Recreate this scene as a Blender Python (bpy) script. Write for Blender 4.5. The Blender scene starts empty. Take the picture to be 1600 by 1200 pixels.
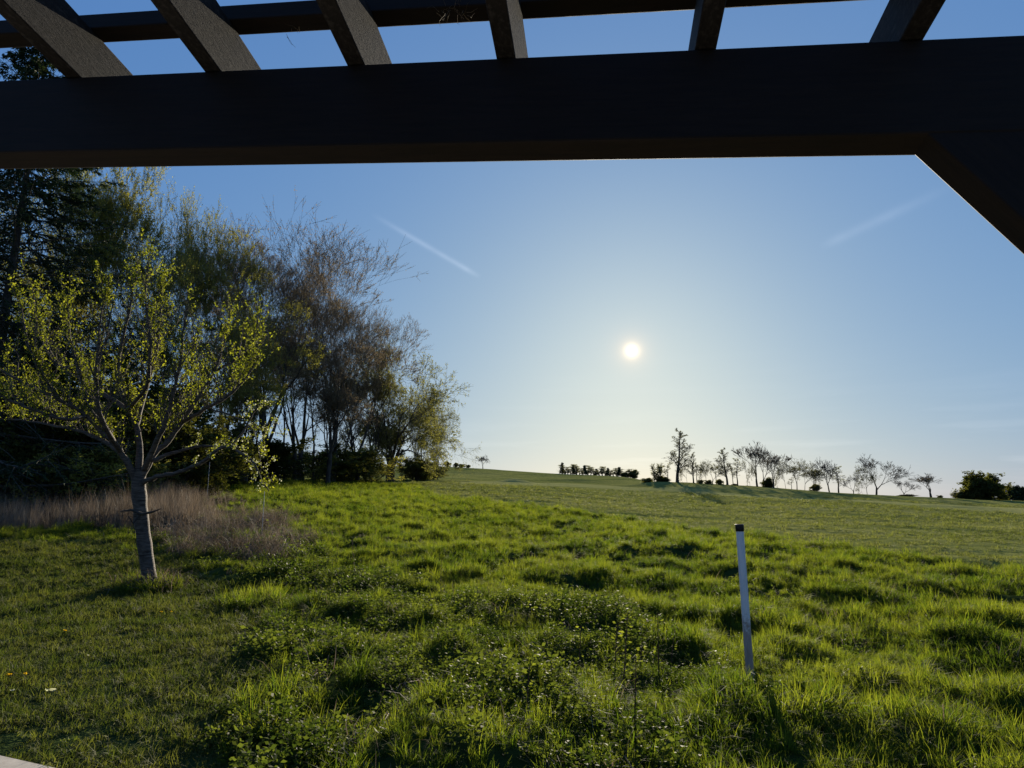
import bpy, math
import numpy as np

# ------------------------------------------------------------------ camera, sky, sun, exposure
S = bpy.context.scene
COL = S.collection
F = 1600 * 24 / 36.0                    # focal length in photo pixels
PITCH = math.atan((785 - 600) / F)      # eye level falls on row 785 of the photograph
CAMZ = 1.6

cam_d = bpy.data.cameras.new('camera')
cam = bpy.data.objects.new('camera', cam_d)
COL.objects.link(cam)
cam.location = (0, 0, CAMZ)
cam.rotation_euler = (math.pi / 2 + PITCH, 0, 0)
cam_d.lens = 24; cam_d.sensor_width = 36
cam_d.clip_start = 0.05; cam_d.clip_end = 8000
S.camera = cam

def ray(px, py):
    X, Y = px - 800.0, 600.0 - py
    cp, sp = math.cos(PITCH), math.sin(PITCH)
    return np.array([X, F * cp - Y * sp, F * sp + Y * cp])

sd = ray(987, 548); sd = sd / np.linalg.norm(sd)
SUN_EL = math.asin(sd[2]); SUN_AZ = math.atan2(sd[0], sd[1])   # azimuth from +Y towards +X

EXPOSURE = 1.2
SKY_STRENGTH = 0.08
SUN_STRENGTH = 5.0

w = bpy.data.worlds.new('World'); S.world = w; w.use_nodes = True
nt = w.node_tree; N = nt.nodes; L = nt.links
N.clear()
out = N.new('ShaderNodeOutputWorld'); bg = N.new('ShaderNodeBackground')
sky = N.new('ShaderNodeTexSky'); sky.sky_type = 'NISHITA'; sky.sun_disc = False
sky.sun_elevation = SUN_EL; sky.sun_rotation = SUN_AZ
sky.altitude = 0; sky.air_density = 1.0; sky.dust_density = 0.9; sky.ozone_density = 2.0
tc = N.new('ShaderNodeTexCoord')

def wm(op, a, b=None, c=None, clamp=False):
    n = N.new('ShaderNodeMath'); n.operation = op; n.use_clamp = clamp
    for i, v in enumerate((a, b, c)):
        if v is None: continue
        if isinstance(v, (int, float)): n.inputs[i].default_value = v
        else: L.new(v, n.inputs[i])
    return n.outputs[0]
def wdot(v):
    n = N.new('ShaderNodeVectorMath'); n.operation = 'DOT_PRODUCT'
    L.new(tc.outputs['Generated'], n.inputs[0]); n.inputs[1].default_value = tuple(v)
    return n.outputs['Value']
def wadd(base, fac, col):
    n = N.new('ShaderNodeMix'); n.data_type = 'RGBA'; n.blend_type = 'ADD'; n.clamp_factor = False
    L.new(fac, n.inputs[0]); L.new(base, n.inputs[6]); n.inputs[7].default_value = (*col, 1)
    return n.outputs[2]

def srow(name):
    return N.new(name)
# the sky is compressed the way a hand-held phone exposure compresses it: one tone curve over the whole dome
K = 1.0 / (SKY_STRENGTH * 2 ** EXPOSURE)
spc = N.new('ShaderNodeSeparateColor'); L.new(sky.outputs[0], spc.inputs[0]); cbc = N.new('ShaderNodeCombineColor')
for i_, (g_, k_) in enumerate(((.57, .086), (.43, .174), (.18, .42))):
    L.new(wm('MULTIPLY', wm('POWER', spc.outputs[i_], g_), k_ * K), cbc.inputs[i_])
sepz = N.new('ShaderNodeSeparateXYZ'); L.new(tc.outputs['Generated'], sepz.inputs[0])
hz_ = wm('MULTIPLY', wm('EXPONENT', wm('MULTIPLY', wm('ABSOLUTE', sepz.outputs['Z']), -9.0)), .10 * K)
colr = wadd(cbc.outputs[0], hz_, (1.0, .45, .0))      # dust low over the horizon warms it
ang = wm('ARCCOSINE', wm('MINIMUM', wdot(sd), 0.999999))
# aureole of the low sun and its disc
for amp, wid, c in ((.05, 0.10, (1.0, .78, .58)), (.55, 0.013, (1.0, .50, .10)), (6.0, 0.0033, (1.0, .80, .5))):
    g = wm('MULTIPLY', wm('EXPONENT', wm('MULTIPLY', ang, -1.0 / wid)), amp * K)
    colr = wadd(colr, g, c)
# great-circle streaks in the sky: thin condensation trail left, painted lens flare right
def streak(p0, p1, wid, amp):
    global colr
    a = ray(*p0); b = ray(*p1); a /= np.linalg.norm(a); b /= np.linalg.norm(b)
    n = np.cross(a, b); n /= np.linalg.norm(n)
    t = np.cross(n, a)
    span = math.acos(float(a @ b))
    across = wm('EXPONENT', wm('MULTIPLY', wm('POWER', wm('DIVIDE', wdot(n), wid), 2.0), -1.0))
    al = wm('DIVIDE', wm('ARCTAN2', wdot(t), wdot(a)), span)
    m = wm('MULTIPLY', wm('SMOOTH_MIN', wm('MULTIPLY', al, 2.2), wm('MULTIPLY', wm('SUBTRACT', 1.0, al), 7), .3), 1.0, clamp=True)
    bn = N.new('ShaderNodeTexNoise'); bn.inputs['Scale'].default_value = 16; bn.inputs['Detail'].default_value = 4; L.new(tc.outputs['Generated'], bn.inputs['Vector'])
    m = wm('MULTIPLY', m, wm('MULTIPLY_ADD', bn.outputs[0], 1.6, .2))
    colr = wadd(colr, wm('MULTIPLY', wm('MULTIPLY', across, m), amp * K), (1, 1, 1.05))
streak((580, 334), (752, 434), 0.0035, .10)
streak((1500, 285), (1278, 388), 0.006, .042)  # lens flare smear, painted into the sky colour
# faint cirrus low over the horizon
mp = N.new('ShaderNodeMapping'); L.new(tc.outputs['Generated'], mp.inputs[0]); mp.inputs['Scale'].default_value = (2.5, 2.5, 26)
mp.inputs['Rotation'].default_value = (0, math.radians(-4), 0)
nz = N.new('ShaderNodeTexNoise'); L.new(mp.outputs[0], nz.inputs['Vector']); nz.inputs['Scale'].default_value = 2.2; nz.inputs['Detail'].default_value = 5
sep = N.new('ShaderNodeSeparateXYZ'); L.new(tc.outputs['Generated'], sep.inputs[0])
low = wm('EXPONENT', wm('MULTIPLY', wm('ABSOLUTE', wm('SUBTRACT', sep.outputs['Z'], .05)), -22.0))
cir = wm('MULTIPLY', wm('MULTIPLY', wm('SUBTRACT', nz.outputs[0], .5), 1.0, clamp=True), low)
colr = wadd(colr, wm('MULTIPLY', cir, .5 * K), (1, .93, .86))
L.new(colr, bg.inputs[0]); bg.inputs[1].default_value = SKY_STRENGTH
L.new(bg.outputs[0], out.inputs[0])
w.cycles.sampling_method = 'MANUAL'; w.cycles.sample_map_resolution = 1024

sl = bpy.data.lights.new('sun', 'SUN'); sl.energy = SUN_STRENGTH; sl.angle = math.radians(0.5); sl.color = (1, .88, .68)
so = bpy.data.objects.new('sun', sl); COL.objects.link(so)
so.rotation_euler = (math.pi / 2 - SUN_EL, 0, math.pi - SUN_AZ)   # lamp's -Z points away from the sun
so.location = (20, 80, 40)

S.view_settings.view_transform = 'Standard'; S.view_settings.look = 'None'
S.view_settings.gamma = 1; S.view_settings.use_curve_mapping = False
S.view_settings.exposure = EXPOSURE
S.render.engine = 'CYCLES'
S.cycles.max_bounces = 7; S.cycles.diffuse_bounces = 4; S.cycles.transmission_bounces = 5
S.cycles.glossy_bounces = 2; S.cycles.use_denoising = True; S.cycles.sample_clamp_indirect = 4

# ------------------------------------------------------------------ helpers
def norm(v):
    return v / np.maximum(np.linalg.norm(v, axis=-1, keepdims=True), 1e-9)

def tag(o, label=None, cat=None, group=None, kind=None):
    if label: o['label'] = label
    if cat: o['category'] = cat
    if group: o['group'] = group
    if kind: o['kind'] = kind
    return o

def mesh_from(name, parts, mats, smooth=True):
    """parts: list of (verts (n,3), faces (m,k) all quads or all tris, material index)"""
    vs, off = [], 0
    li, ls, lt, mi = [], [], [], []
    st = 0
    for V, Fc, m in parts:
        if len(Fc) == 0: continue
        V = np.asarray(V, dtype=np.float64).reshape(-1, 3); Fc = np.asarray(Fc)
        k = Fc.shape[1]
        vs.append(V); li.append((Fc + off).ravel())
        ls.append(st + np.arange(len(Fc)) * k); lt.append(np.full(len(Fc), k)); mi.append(np.full(len(Fc), m))
        st += len(Fc) * k; off += len(V)
    me = bpy.data.meshes.new(name)
    V = np.concatenate(vs); li = np.concatenate(li)
    me.vertices.add(len(V)); me.vertices.foreach_set('co', V.ravel())
    me.loops.add(len(li)); me.loops.foreach_set('vertex_index', li.astype(np.int32))
    ls = np.concatenate(ls); me.polygons.add(len(ls))
    me.polygons.foreach_set('loop_start', ls.astype(np.int32))
    me.polygons.foreach_set('material_index', np.concatenate(mi).astype(np.int32))
    me.polygons.foreach_set('use_smooth', np.full(len(ls), smooth))
    for m in mats: me.materials.append(m)
    me.update(calc_edges=True); me.validate()
    return me

def obj(name, me, parent=None, loc=None):
    o = bpy.data.objects.new(name, me); COL.objects.link(o)
    if parent is not None: o.parent = parent
    if loc is not None: o.location = loc
    return o

def box_part(c, ax, ay, az, m=0):
    """box with centre c and three half-axis vectors"""
    c, ax, ay, az = map(np.asarray, (c, ax, ay, az))
    V = np.array([c + sx * ax + sy * ay + sz * az for sz in (-1, 1) for sy in (-1, 1) for sx in (-1, 1)])
    Fc = np.array([(0, 2, 3, 1), (4, 5, 7, 6), (0, 1, 5, 4), (2, 6, 7, 3), (0, 4, 6, 2), (1, 3, 7, 5)])
    return V, Fc, m

def tubes(pts, rad, s=5, m=0):
    Nn, n1, _ = pts.shape
    T = np.empty_like(pts); T[:, 1:-1] = pts[:, 2:] - pts[:, :-2]; T[:, 0] = pts[:, 1] - pts[:, 0]; T[:, -1] = pts[:, -1] - pts[:, -2]
    T = norm(T)
    ref = np.where(np.abs(T[:, :1, 2:3]) > .9, np.array([1., 0, 0]), np.array([0., 0, 1.]))
    a = norm(np.cross(T, np.broadcast_to(ref, T.shape))); b = np.cross(T, a)
    th = np.arange(s) * 2 * math.pi / s
    ring = pts[:, :, None] + rad[:, :, None, None] * (a[:, :, None] * np.cos(th)[:, None] + b[:, :, None] * np.sin(th)[:, None])
    V = ring.reshape(-1, 3)
    base = (np.arange(Nn)[:, None, None] * n1 + np.arange(n1 - 1)[None, :, None]) * s
    j = np.arange(s)[None, None]; j2 = (np.arange(s) + 1) % s
    Fc = np.stack([base + j, base + j2[None, None], base + s + j2[None, None], base + s + j], -1).reshape(-1, 4)
    return V, Fc, m

def grow(P0, D0, Ln, R0, n, wig, up, rng, taper=.35):
    Nn = len(P0); pts = np.zeros((Nn, n + 1, 3)); pts[:, 0] = P0; d = norm(D0)
    for i in range(n):
        d = norm(d + rng.normal(0, wig, (Nn, 3)) + np.array([0, 0, up]))
        pts[:, i + 1] = pts[:, i] + d * (Ln / n)[:, None]
    t = np.linspace(0, 1, n + 1)
    return pts, R0[:, None] * (1 - (1 - taper) * t)[None]

def along(pts, rad, t):
    n = pts.shape[1] - 1
    x = np.clip(t * n, 0, n - 1e-4); i = x.astype(int); f = (x - i)[..., None]
    r = np.arange(len(pts))[:, None] if t.ndim == 2 else np.arange(len(pts))
    p = pts[r, i] * (1 - f) + pts[r, i + 1] * f
    T = norm(pts[r, i + 1] - pts[r, i])
    rr = rad[r, i] * (1 - f[..., 0]) + rad[r, i + 1] * f[..., 0]
    return p, T, rr

def spawn(pts, rad, Ln, k, t0, t1, ang, av, rr, lr, fall, rng, rmin=.004):
    Nn = len(pts)
    t = t0 + (t1 - t0) * (np.arange(k)[None] + rng.random((Nn, k))) / k
    p, T, r = along(pts, rad, t)
    q = rng.normal(0, 1, T.shape); q = norm(q - (q * T).sum(-1, keepdims=True) * T)
    a = np.radians(ang + rng.normal(0, av, (Nn, k)))[..., None]
    d = T * np.cos(a) + q * np.sin(a)
    ln = Ln[:, None] * lr * (1 - fall * t) * rng.uniform(.7, 1.2, (Nn, k))
    return p.reshape(-1, 3), d.reshape(-1, 3), ln.ravel(), np.maximum(r * rr, rmin).ravel()

def leaves(P, size, rng, m=0, aspect=.55, up=0.0, var=.35, dirs=None):
    """bent diamond leaves"""
    n = len(P)
    d = norm(rng.normal(0, 1, (n, 3)) + np.array([0, 0, up])) if dirs is None else norm(dirs)
    q = rng.normal(0, 1, (n, 3)); q = norm(q - (q * d).sum(-1, keepdims=True) * d)
    nn = np.cross(d, q)
    s = (size * rng.uniform(1 - var, 1 + var, n))[:, None]
    V = np.stack([P, P + d * s * .5 + q * s * aspect * .5 + nn * s * .1, P + d * s, P + d * s * .5 - q * s * aspect * .5 + nn * s * .1], 1)
    return V.reshape(-1, 3), np.arange(n * 4).reshape(-1, 4), m

# value noise
def vnoise(x, y, seed=0):
    x = np.asarray(x, float); y = np.asarray(y, float)
    xi = np.floor(x).astype(np.int64); yi = np.floor(y).astype(np.int64)
    fx = x - xi; fy = y - yi
    fx = fx * fx * (3 - 2 * fx); fy = fy * fy * (3 - 2 * fy)
    def h(a, b):
        n = (a * 374761393 + b * 668265263 + seed * 2147483647) & 0xffffffff
        n = ((n ^ (n >> 13)) * 1274126177) & 0xffffffff
        return ((n ^ (n >> 16)) & 0xffff) / 65535.0
    return (h(xi, yi) * (1 - fx) + h(xi + 1, yi) * fx) * (1 - fy) + (h(xi, yi + 1) * (1 - fx) + h(xi + 1, yi + 1) * fx) * fy

def sstep(a, b, x):
    t = np.clip((x - a) / (b - a), 0, 1); return t * t * (3 - 2 * t)

# ------------------------------------------------------------------ materials
def material(name):
    m = bpy.data.materials.new(name); m.use_nodes = True
    nt = m.node_tree; nt.nodes.clear()
    o = nt.nodes.new('ShaderNodeOutputMaterial')
    return m, nt, o

def noise(nt, scale, detail=3, vec=None, rough=.5):
    n = nt.nodes.new('ShaderNodeTexNoise'); n.inputs['Scale'].default_value = scale; n.inputs['Detail'].default_value = detail
    n.inputs['Roughness'].default_value = rough
    if vec is not None: nt.links.new(vec, n.inputs['Vector'])
    return n.outputs[0]

def ramp(nt, fac, stops):
    r = nt.nodes.new('ShaderNodeValToRGB'); e = r.color_ramp.elements
    while len(e) < len(stops): e.new(.5)
    for i, (p, c) in enumerate(stops): e[i].position = p; e[i].color = (*c, 1)
    nt.links.new(fac, r.inputs[0]); return r.outputs[0]

def mixc(nt, fac, a, b, mode='MIX'):
    n = nt.nodes.new('ShaderNodeMix'); n.data_type = 'RGBA'; n.blend_type = mode
    for sck, v in ((n.inputs[0], fac), (n.inputs[6], a), (n.inputs[7], b)):
        if isinstance(v, (int, float)): sck.default_value = v
        elif isinstance(v, tuple): sck.default_value = (*v, 1)
        else: nt.links.new(v, sck)
    return n.outputs[2]

def leaf_mat(name, dark, mid, light, trans=.5, rough=.7, spec=.08, patch=.35, tcol=(1.5, 1.5, .6)):
    m, nt, o = material(name)
    geo = nt.nodes.new('ShaderNodeNewGeometry'); oi = nt.nodes.new('ShaderNodeObjectInfo')
    n1 = noise(nt, patch, 3, geo.outputs['Position'])
    ad = nt.nodes.new('ShaderNodeMath'); ad.operation = 'MULTIPLY_ADD'
    nt.links.new(oi.outputs['Random'], ad.inputs[0]); ad.inputs[1].default_value = .35
    nt.links.new(n1, ad.inputs[2])
    ad2 = nt.nodes.new('ShaderNodeMath'); ad2.operation = 'MULTIPLY_ADD'
    nt.links.new(geo.outputs['Random Per Island'], ad2.inputs[0]); ad2.inputs[1].default_value = .4
    nt.links.new(ad.outputs[0], ad2.inputs[2])
    c = ramp(nt, ad2.outputs[0], [(.35, dark), (.75, mid), (1.1 if False else 1.0, light)])
    p = nt.nodes.new('ShaderNodeBsdfPrincipled'); nt.links.new(c, p.inputs['Base Color'])
    p.inputs['Roughness'].default_value = rough; p.inputs['Specular IOR Level'].default_value = spec
    t = nt.nodes.new('ShaderNodeBsdfTranslucent'); nt.links.new(mixc(nt, 1.0, c, tcol, 'MULTIPLY'), t.inputs[0])
    x = nt.nodes.new('ShaderNodeMixShader'); x.inputs[0].default_value = trans
    nt.links.new(p.outputs[0], x.inputs[1]); nt.links.new(t.outputs[0], x.inputs[2]); nt.links.new(x.outputs[0], o.inputs[0])
    return m

def bark_mat(name, a, b, scale=6, stretch=(1, 1, .25), rough=.85, bump=.4, lent=False):
    m, nt, o = material(name)
    tc = nt.nodes.new('ShaderNodeTexCoord'); mp = nt.nodes.new('ShaderNodeMapping')
    nt.links.new(tc.outputs['Object'], mp.inputs[0]); mp.inputs['Scale'].default_value = stretch
    n1 = noise(nt, scale, 6, mp.outputs[0], .65)
    c = ramp(nt, n1, [(.35, a), (.68, b)])
    p = nt.nodes.new('ShaderNodeBsdfPrincipled'); nt.links.new(c, p.inputs['Base Color'])
    p.inputs['Roughness'].default_value = rough; p.inputs['Specular IOR Level'].default_value = .2
    bp = nt.nodes.new('ShaderNodeBump'); bp.inputs['Strength'].default_value = bump; bp.inputs['Distance'].default_value = .03
    nt.links.new(n1, bp.inputs['Height']); nt.links.new(bp.outputs[0], p.inputs['Normal'])
    nt.links.new(p.outputs[0], o.inputs[0])
    return m

def plain_mat(name, a, b, scale=20, rough=.6, spec=.4, bump=.1):
    return bark_mat(name, a, b, scale, (1, 1, 1), rough, bump)

M = {}
M['grass'] = leaf_mat('meadow_grass', (.018, .034, .007), (.048, .078, .012), (.105, .125, .024), trans=.58, tcol=(1.95, 1.9, .6), patch=.5)
M['lawn'] = leaf_mat('lawn_grass', (.026, .038, .010), (.048, .064, .016), (.092, .095, .030), trans=.42, tcol=(1.5, 1.6, .6), patch=.8)
M['fair'] = leaf_mat('fairway_grass', (.055, .066, .018), (.10, .112, .030), (.155, .155, .05), trans=.48, tcol=(1.2, 1.3, .7), patch=.12)
M['weed'] = leaf_mat('weed_leaf', (.013, .024, .007), (.036, .055, .012), (.085, .105, .025), trans=.46, rough=.65, spec=.07, patch=1.0)
M['dry'] = leaf_mat('dry_stalk', (.038, .030, .021), (.09, .073, .052), (.22, .18, .13), trans=.25, tcol=(1.1, 1, .9), patch=.6)
M['twig'] = bark_mat('twig', (.05, .042, .034), (.12, .10, .08), 8)
M['twigred'] = bark_mat('budded_twig', (.06, .048, .038), (.15, .12, .09), 8)
M['twigpale'] = bark_mat('pale_twig', (.07, .062, .042), (.17, .15, .10), 8)
M['bark'] = bark_mat('bark', (.030, .025, .020), (.085, .072, .058), 4)
M['barkcherry'] = bark_mat('cherry_bark', (.022, .016, .012), (.15, .12, .095), 9, (.7, .7, 5.5), .8, .7)
M['fruit_leaf'] = leaf_mat('young_leaf', (.060, .075, .010), (.12, .14, .018), (.22, .23, .035), trans=.5, patch=.8)
M['olive_leaf'] = leaf_mat('olive_leaf', (.12, .118, .03), (.20, .19, .05), (.30, .28, .08), trans=.5, patch=.15)
M['green_leaf'] = leaf_mat('green_leaf', (.065, .066, .026), (.105, .105, .042), (.16, .155, .068), trans=.45, patch=.15)
M['bud'] = leaf_mat('bud', (.15, .125, .08), (.25, .205, .13), (.34, .29, .17), trans=.3, tcol=(1.1, 1, .9), patch=.2)
M['dark_leaf'] = leaf_mat('dark_leaf', (.022, .028, .010), (.05, .058, .016), (.10, .10, .028), trans=.4, patch=.4)
M['needle'] = leaf_mat('needle', (.010, .020, .010), (.022, .038, .018), (.045, .062, .028), trans=.15, patch=.3)
M['blossom'] = leaf_mat('blossom', (.30, .33, .18), (.42, .44, .27), (.6, .6, .42), trans=.45, tcol=(1, 1, .95))
M['yellow'] = leaf_mat('yellow_petal', (.7, .45, .01), (.8, .55, .02), (.85, .65, .03), trans=.3, tcol=(1, .9, .5))

# ------------------------------------------------------------------ terrain
# photo rows at which the ground shows, per column and distance; turned into heights below
TD = [3, 12, 20, 30, 45, 60, 80, 100, 122, 150, 185, 220, 250]
TAB = {
    -500: (844, 826, 790, 775, 765, 758, 752, 750, 748, 747, 746),
    0:    (844, 820, 788, 772, 763, 758, 752, 750, 748, 747, 746),
    300:  (845, 798, 764, 755, 752, 750, 748, 747, 745, 743, 741),
    450:  (847, 800, 765, 753, 750, 748, 747, 745, 743, 740, 737),
    600:  (848, 808, 780, 764, 754, 750, 747, 743, 738, 731, 726),
    700:  (852, 814, 784, 768, 757, 750, 747, 744, 739, 732, 727.5),
    800:  (856, 814, 784, 771, 761, 755, 753, 749, 744, 738, 734.5),
    870:  (853, 817, 788, 775, 765, 758, 755, 751, 747, 742, 740),
    940:  (850, 819, 794, 781, 770, 762, 758, 753, 749, 744, 742),
    1000: (849, 820, 798, 786, 774, 766, 759, 753, 749, 746, 745),
    1056: (850, 822, 802, 788, 776, 764, 751.5, 752, 757, 765, 770),
    1120: (852, 824, 805, 790, 778, 766, 755, 762, 775, 785, 788),
    1200: (855, 827, 807, 791, 780, 769, 760, 770, 782, 790, 791),
    1300: (858, 832, 808, 792, 781, 773, 768.5, 778, 788, 792, 792),
    1400: (860, 835, 810, 795, 786, 779, 774.5, 782, 790, 793, 793),
    1500: (864, 838, 813, 800, 791, 784, 778, 785, 792, 793, 793),
    1600: (867, 840, 816, 804, 795, 788, 783, 788, 793, 793, 793),
    2100: (870, 845, 820, 808, 798, 791, 786, 790, 793, 793, 793)}
_u, _z = [], []
for px, rows in TAB.items():
    zz = [0.0, 0.0]
    for D, py in zip(TD[2:], rows):
        r = ray(px, py); zz.append(max(CAMZ + r[2] / r[1] * D, 0) if D < 30 else CAMZ + r[2] / r[1] * D)
    k = 1.0 if px <= 1000 else 0.0
    zz += [zz[-1] - 2.5 * k, zz[-1] - 9 * k, -4, -6, -6]
    _u.append((px - 800) / (F * math.cos(PITCH) + 185 * math.sin(PITCH))); _z.append(zz)
_D = np.array(TD + [300, 400, 700, 1500, 4000], float); _u = np.array(_u); _z = np.array(_z)
FU = np.linspace(_u[0], _u[-1], 260); FD = np.exp(np.linspace(math.log(3), math.log(4000), 420))
_t = np.array([np.interp(FD, _D, zz) for zz in _z])
FZ = np.array([np.interp(FU, _u, _t[:, i]) for i in range(len(FD))])       # (distance, bearing)
def _blur(a, n, ax):
    for _ in range(n):
        p = np.pad(a, [(1, 1) if q == ax else (0, 0) for q in range(2)], mode='edge')
        a = (np.take(p, range(0, a.shape[ax]), ax) + 2 * np.take(p, range(1, a.shape[ax] + 1), ax) + np.take(p, range(2, a.shape[ax] + 2), ax)) / 4
    return a
FZ = _blur(_blur(FZ, 14, 1), 5, 0)

def base_height(x, y):
    x = np.atleast_1d(np.asarray(x, float)); y = np.atleast_1d(np.asarray(y, float))
    yy = np.clip(y, 3, 3900); u = np.clip(x / yy, FU[0], FU[-1] - 1e-6)
    a = (u - FU[0]) / (FU[1] - FU[0]); b = (np.log(yy) - math.log(3)) / (math.log(4000 / 3) / (len(FD) - 1))
    ia = np.clip(a.astype(int), 0, len(FU) - 2); ib = np.clip(b.astype(int), 0, len(FD) - 2); fa = a - ia; fb = b - ib
    z = (FZ[ib, ia] * (1 - fa) + FZ[ib, ia + 1] * fa) * (1 - fb) + (FZ[ib + 1, ia] * (1 - fa) + FZ[ib + 1, ia + 1] * fa) * fb
    return z * sstep(8, 15, y)

def ground_at(px, py):
    """world point where the photo ray meets the ground (layout helper)"""
    r = ray(px, py); r = r / r[1]
    ys = np.exp(np.linspace(math.log(2.5), math.log(400), 1500))
    z = CAMZ + r[2] * ys; g = base_height(r[0] * ys, ys)
    k = np.argmax(z <= g)
    if not (z <= g).any(): k = len(ys) - 1
    return np.array([r[0] * ys[k], ys[k]])

def poly(pxs): return np.array([ground_at(*p) for p in pxs])

def inside(P, x, y):
    c = np.zeros(len(x), bool); n = len(P)
    for i in range(n):
        x1, y1 = P[i]; x2, y2 = P[(i + 1) % n]
        if y1 == y2: continue
        c ^= ((y1 > y) != (y2 > y)) & (x < (x2 - x1) * (y - y1) / (y2 - y1) + x1)
    return c

# the meadow's far edge against the mown fairway (world polyline)
EDGE = poly([(628, 756), (672, 774), (760, 784), (835, 792), (935, 807), (1085, 829), (1160, 837), (1300, 854), (1450, 870), (1600, 886)])
EDGE = np.vstack([[EDGE[0, 0] - 60, EDGE[0, 1] + 15], EDGE, [EDGE[-1, 0] + 15, EDGE[-1, 1] - 8]])
MEADOW = np.vstack([[-200, -30], [-200, 110], EDGE, [60, -30]])
LAWN = np.vstack([[-60, 2], [-60, 27], poly([(0, 846), (130, 848), (215, 856), (300, 880), (345, 915), (395, 960), (425, 1010), (438, 1080), (455, 1150)]), [-1.3, 3.2], [-1.0, 1.0]])
WEED = np.vstack([poly([(215, 850), (330, 846), (430, 835), (500, 860), (560, 890), (640, 915), (720, 940), (860, 935), (980, 935), (1040, 960), (1060, 1010), (1080, 1060), (1010, 1090), (985, 1190)]), [1.0, 3.0], [-1.5, 3.0], LAWN[-4:-2], poly([(425, 1010), (395, 960), (345, 915), (300, 880)])])
REED = np.vstack([[-60, 26], poly([(0, 832), (180, 830), (260, 840), (320, 830), (352, 806), (345, 785), (330, 772)]), [-15.5, 42], [-60, 42]])

def warp(x, y):
    g_ = 1 + np.clip(y - 12, 0, 40) / 14
    return x + (vnoise(x * .9, y * .9, 5) - .5) * 1.0 * g_ + (vnoise(x * 3, y * 3, 6) - .5) * .35, y + (vnoise(x * .9, y * .9, 7) - .5) * 1.2 * g_ + (vnoise(x * 3, y * 3, 8) - .5) * .35 * g_

def zones(x, y):
    xw, yw = warp(x, y)
    lawn = inside(LAWN, xw, yw)
    weed = inside(WEED, xw, yw) & ~lawn
    reed = inside(REED, xw, yw) & ~lawn
    meadow = inside(MEADOW, xw, yw + 0 * x) & ~lawn
    return lawn, weed, reed, meadow

def soft_meadow(x, y):
    return inside(MEADOW, x, y) & ~inside(LAWN, x, y)

def height(x, y):
    x = np.atleast_1d(np.asarray(x, float)); y = np.atleast_1d(np.asarray(y, float))
    z = base_height(x, y)
    me = soft_meadow(x, y).astype(float); ln = inside(LAWN, x, y)
    near = sstep(2.5, 5, y)
    bump = (vnoise(x * .7 + 3, y * .7, 1) - .5) * .13 + (vnoise(x * 1.7, y * 1.7, 2) - .5) * .25
    z = z + bump * me * near * np.clip(1.2 - y / 90, .2, 1)
    z = z + (vnoise(x * .14, y * .45, 3) - .5) * .18 * (1 - me) * (y > 10) * (y < 300) * ~ln
    z = z + (vnoise(x * .06, y * .13, 4) - .5) * .16 * sstep(25, 60, y) * (1 - sstep(200, 300, y)) * (1 - me)
    z = z + (vnoise(x * 1.3, y * 1.3, 9) - .5) * .035 * ln
    for gx, gy, sx, sy, h in MOUNDS:
        z = z + h * np.exp(-((x - gx) / sx) ** 2 - ((y - gy) / sy) ** 2)
    return z
MOUNDS = []
def mound(px, D, wpx, sy, h):
    u = (px - 800) / F
    MOUNDS.append((u * D, D, wpx / F * D, sy, h))
mound(805, 108, 26, 2.2, .8); mound(905, 150, 45, 3.0, .6); mound(965, 165, 40, 3, .6); mound(1090, 100, 60, 4, .45)
mound(1020, 118, 40, 3, .5); mound(650, 150, 60, 6, .9); mound(740, 190, 50, 6, .6); mound(860, 200, 60, 6, .5)
MOUNDS.append((0.6, 7.6, 1.2, .9, .05))

def z1(x, y): return float(height(x, y)[0])

def axis_steps(lo, hi, d0, g):
    a = [0.0]
    while a[-1] < hi: a.append(a[-1] + max(d0, g * abs(a[-1])))
    b = [0.0]
    while b[-1] > lo: b.append(b[-1] - max(d0, g * abs(b[-1])))
    return np.array(b[:0:-1] + a)
gx = axis_steps(-2600, 2600, .2, .028); gy = axis_steps(-60, 3000, .2, .017)
GX, GY = np.meshgrid(gx, gy)
GZ = height(GX.ravel(), GY.ravel())
nx, ny = len(gx), len(gy)
ii = (np.arange(ny - 1)[:, None] * nx + np.arange(nx - 1)[None]).ravel()
gq = np.stack([ii, ii + 1, ii + nx + 1, ii + nx], 1)

# ground material: colours from soil, meadow, lawn and fairway
m, nt, o = material('ground_cover')
geo = nt.nodes.new('ShaderNodeNewGeometry')
at = nt.nodes.new('ShaderNodeAttribute'); at.attribute_name = 'zone'
sepc = nt.nodes.new('ShaderNodeSeparateColor'); nt.links.new(at.outputs['Color'], sepc.inputs[0])
mpn = nt.nodes.new('ShaderNodeMapping'); nt.links.new(geo.outputs['Position'], mpn.inputs[0]); mpn.inputs['Scale'].default_value = (.35, 1, 1)
mpn.inputs['Rotation'].default_value = (0, 0, math.radians(14))
nA = noise(nt, .12, 5, mpn.outputs[0], .6); nB = noise(nt, 1.3, 6, geo.outputs['Position'], .7); nC = noise(nt, 9, 4, geo.outputs['Position'], .7)
nAB = mixc(nt, .45, nA, nB)
fair = ramp(nt, nAB, [(.38, (.10, .12, .032)), (.5, (.17, .18, .052)), (.62, (.26, .25, .08))])
mead = ramp(nt, nB, [(.35, (.018, .026, .008)), (.6, (.040, .055, .014)), (.8, (.07, .065, .03))])
lawnc = ramp(nt, nC, [(.35, (.025, .038, .012)), (.6, (.045, .062, .018)), (.8, (.08, .07, .035))])
c = mixc(nt, sepc.outputs[0], fair, mead); c = mixc(nt, sepc.outputs[1], c, lawnc)
c = mixc(nt, sepc.outputs[2], c, (.34, .33, .13))
p = nt.nodes.new('ShaderNodeBsdfPrincipled'); nt.links.new(c, p.inputs['Base Color']); p.inputs['Roughness'].default_value = 1
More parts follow.
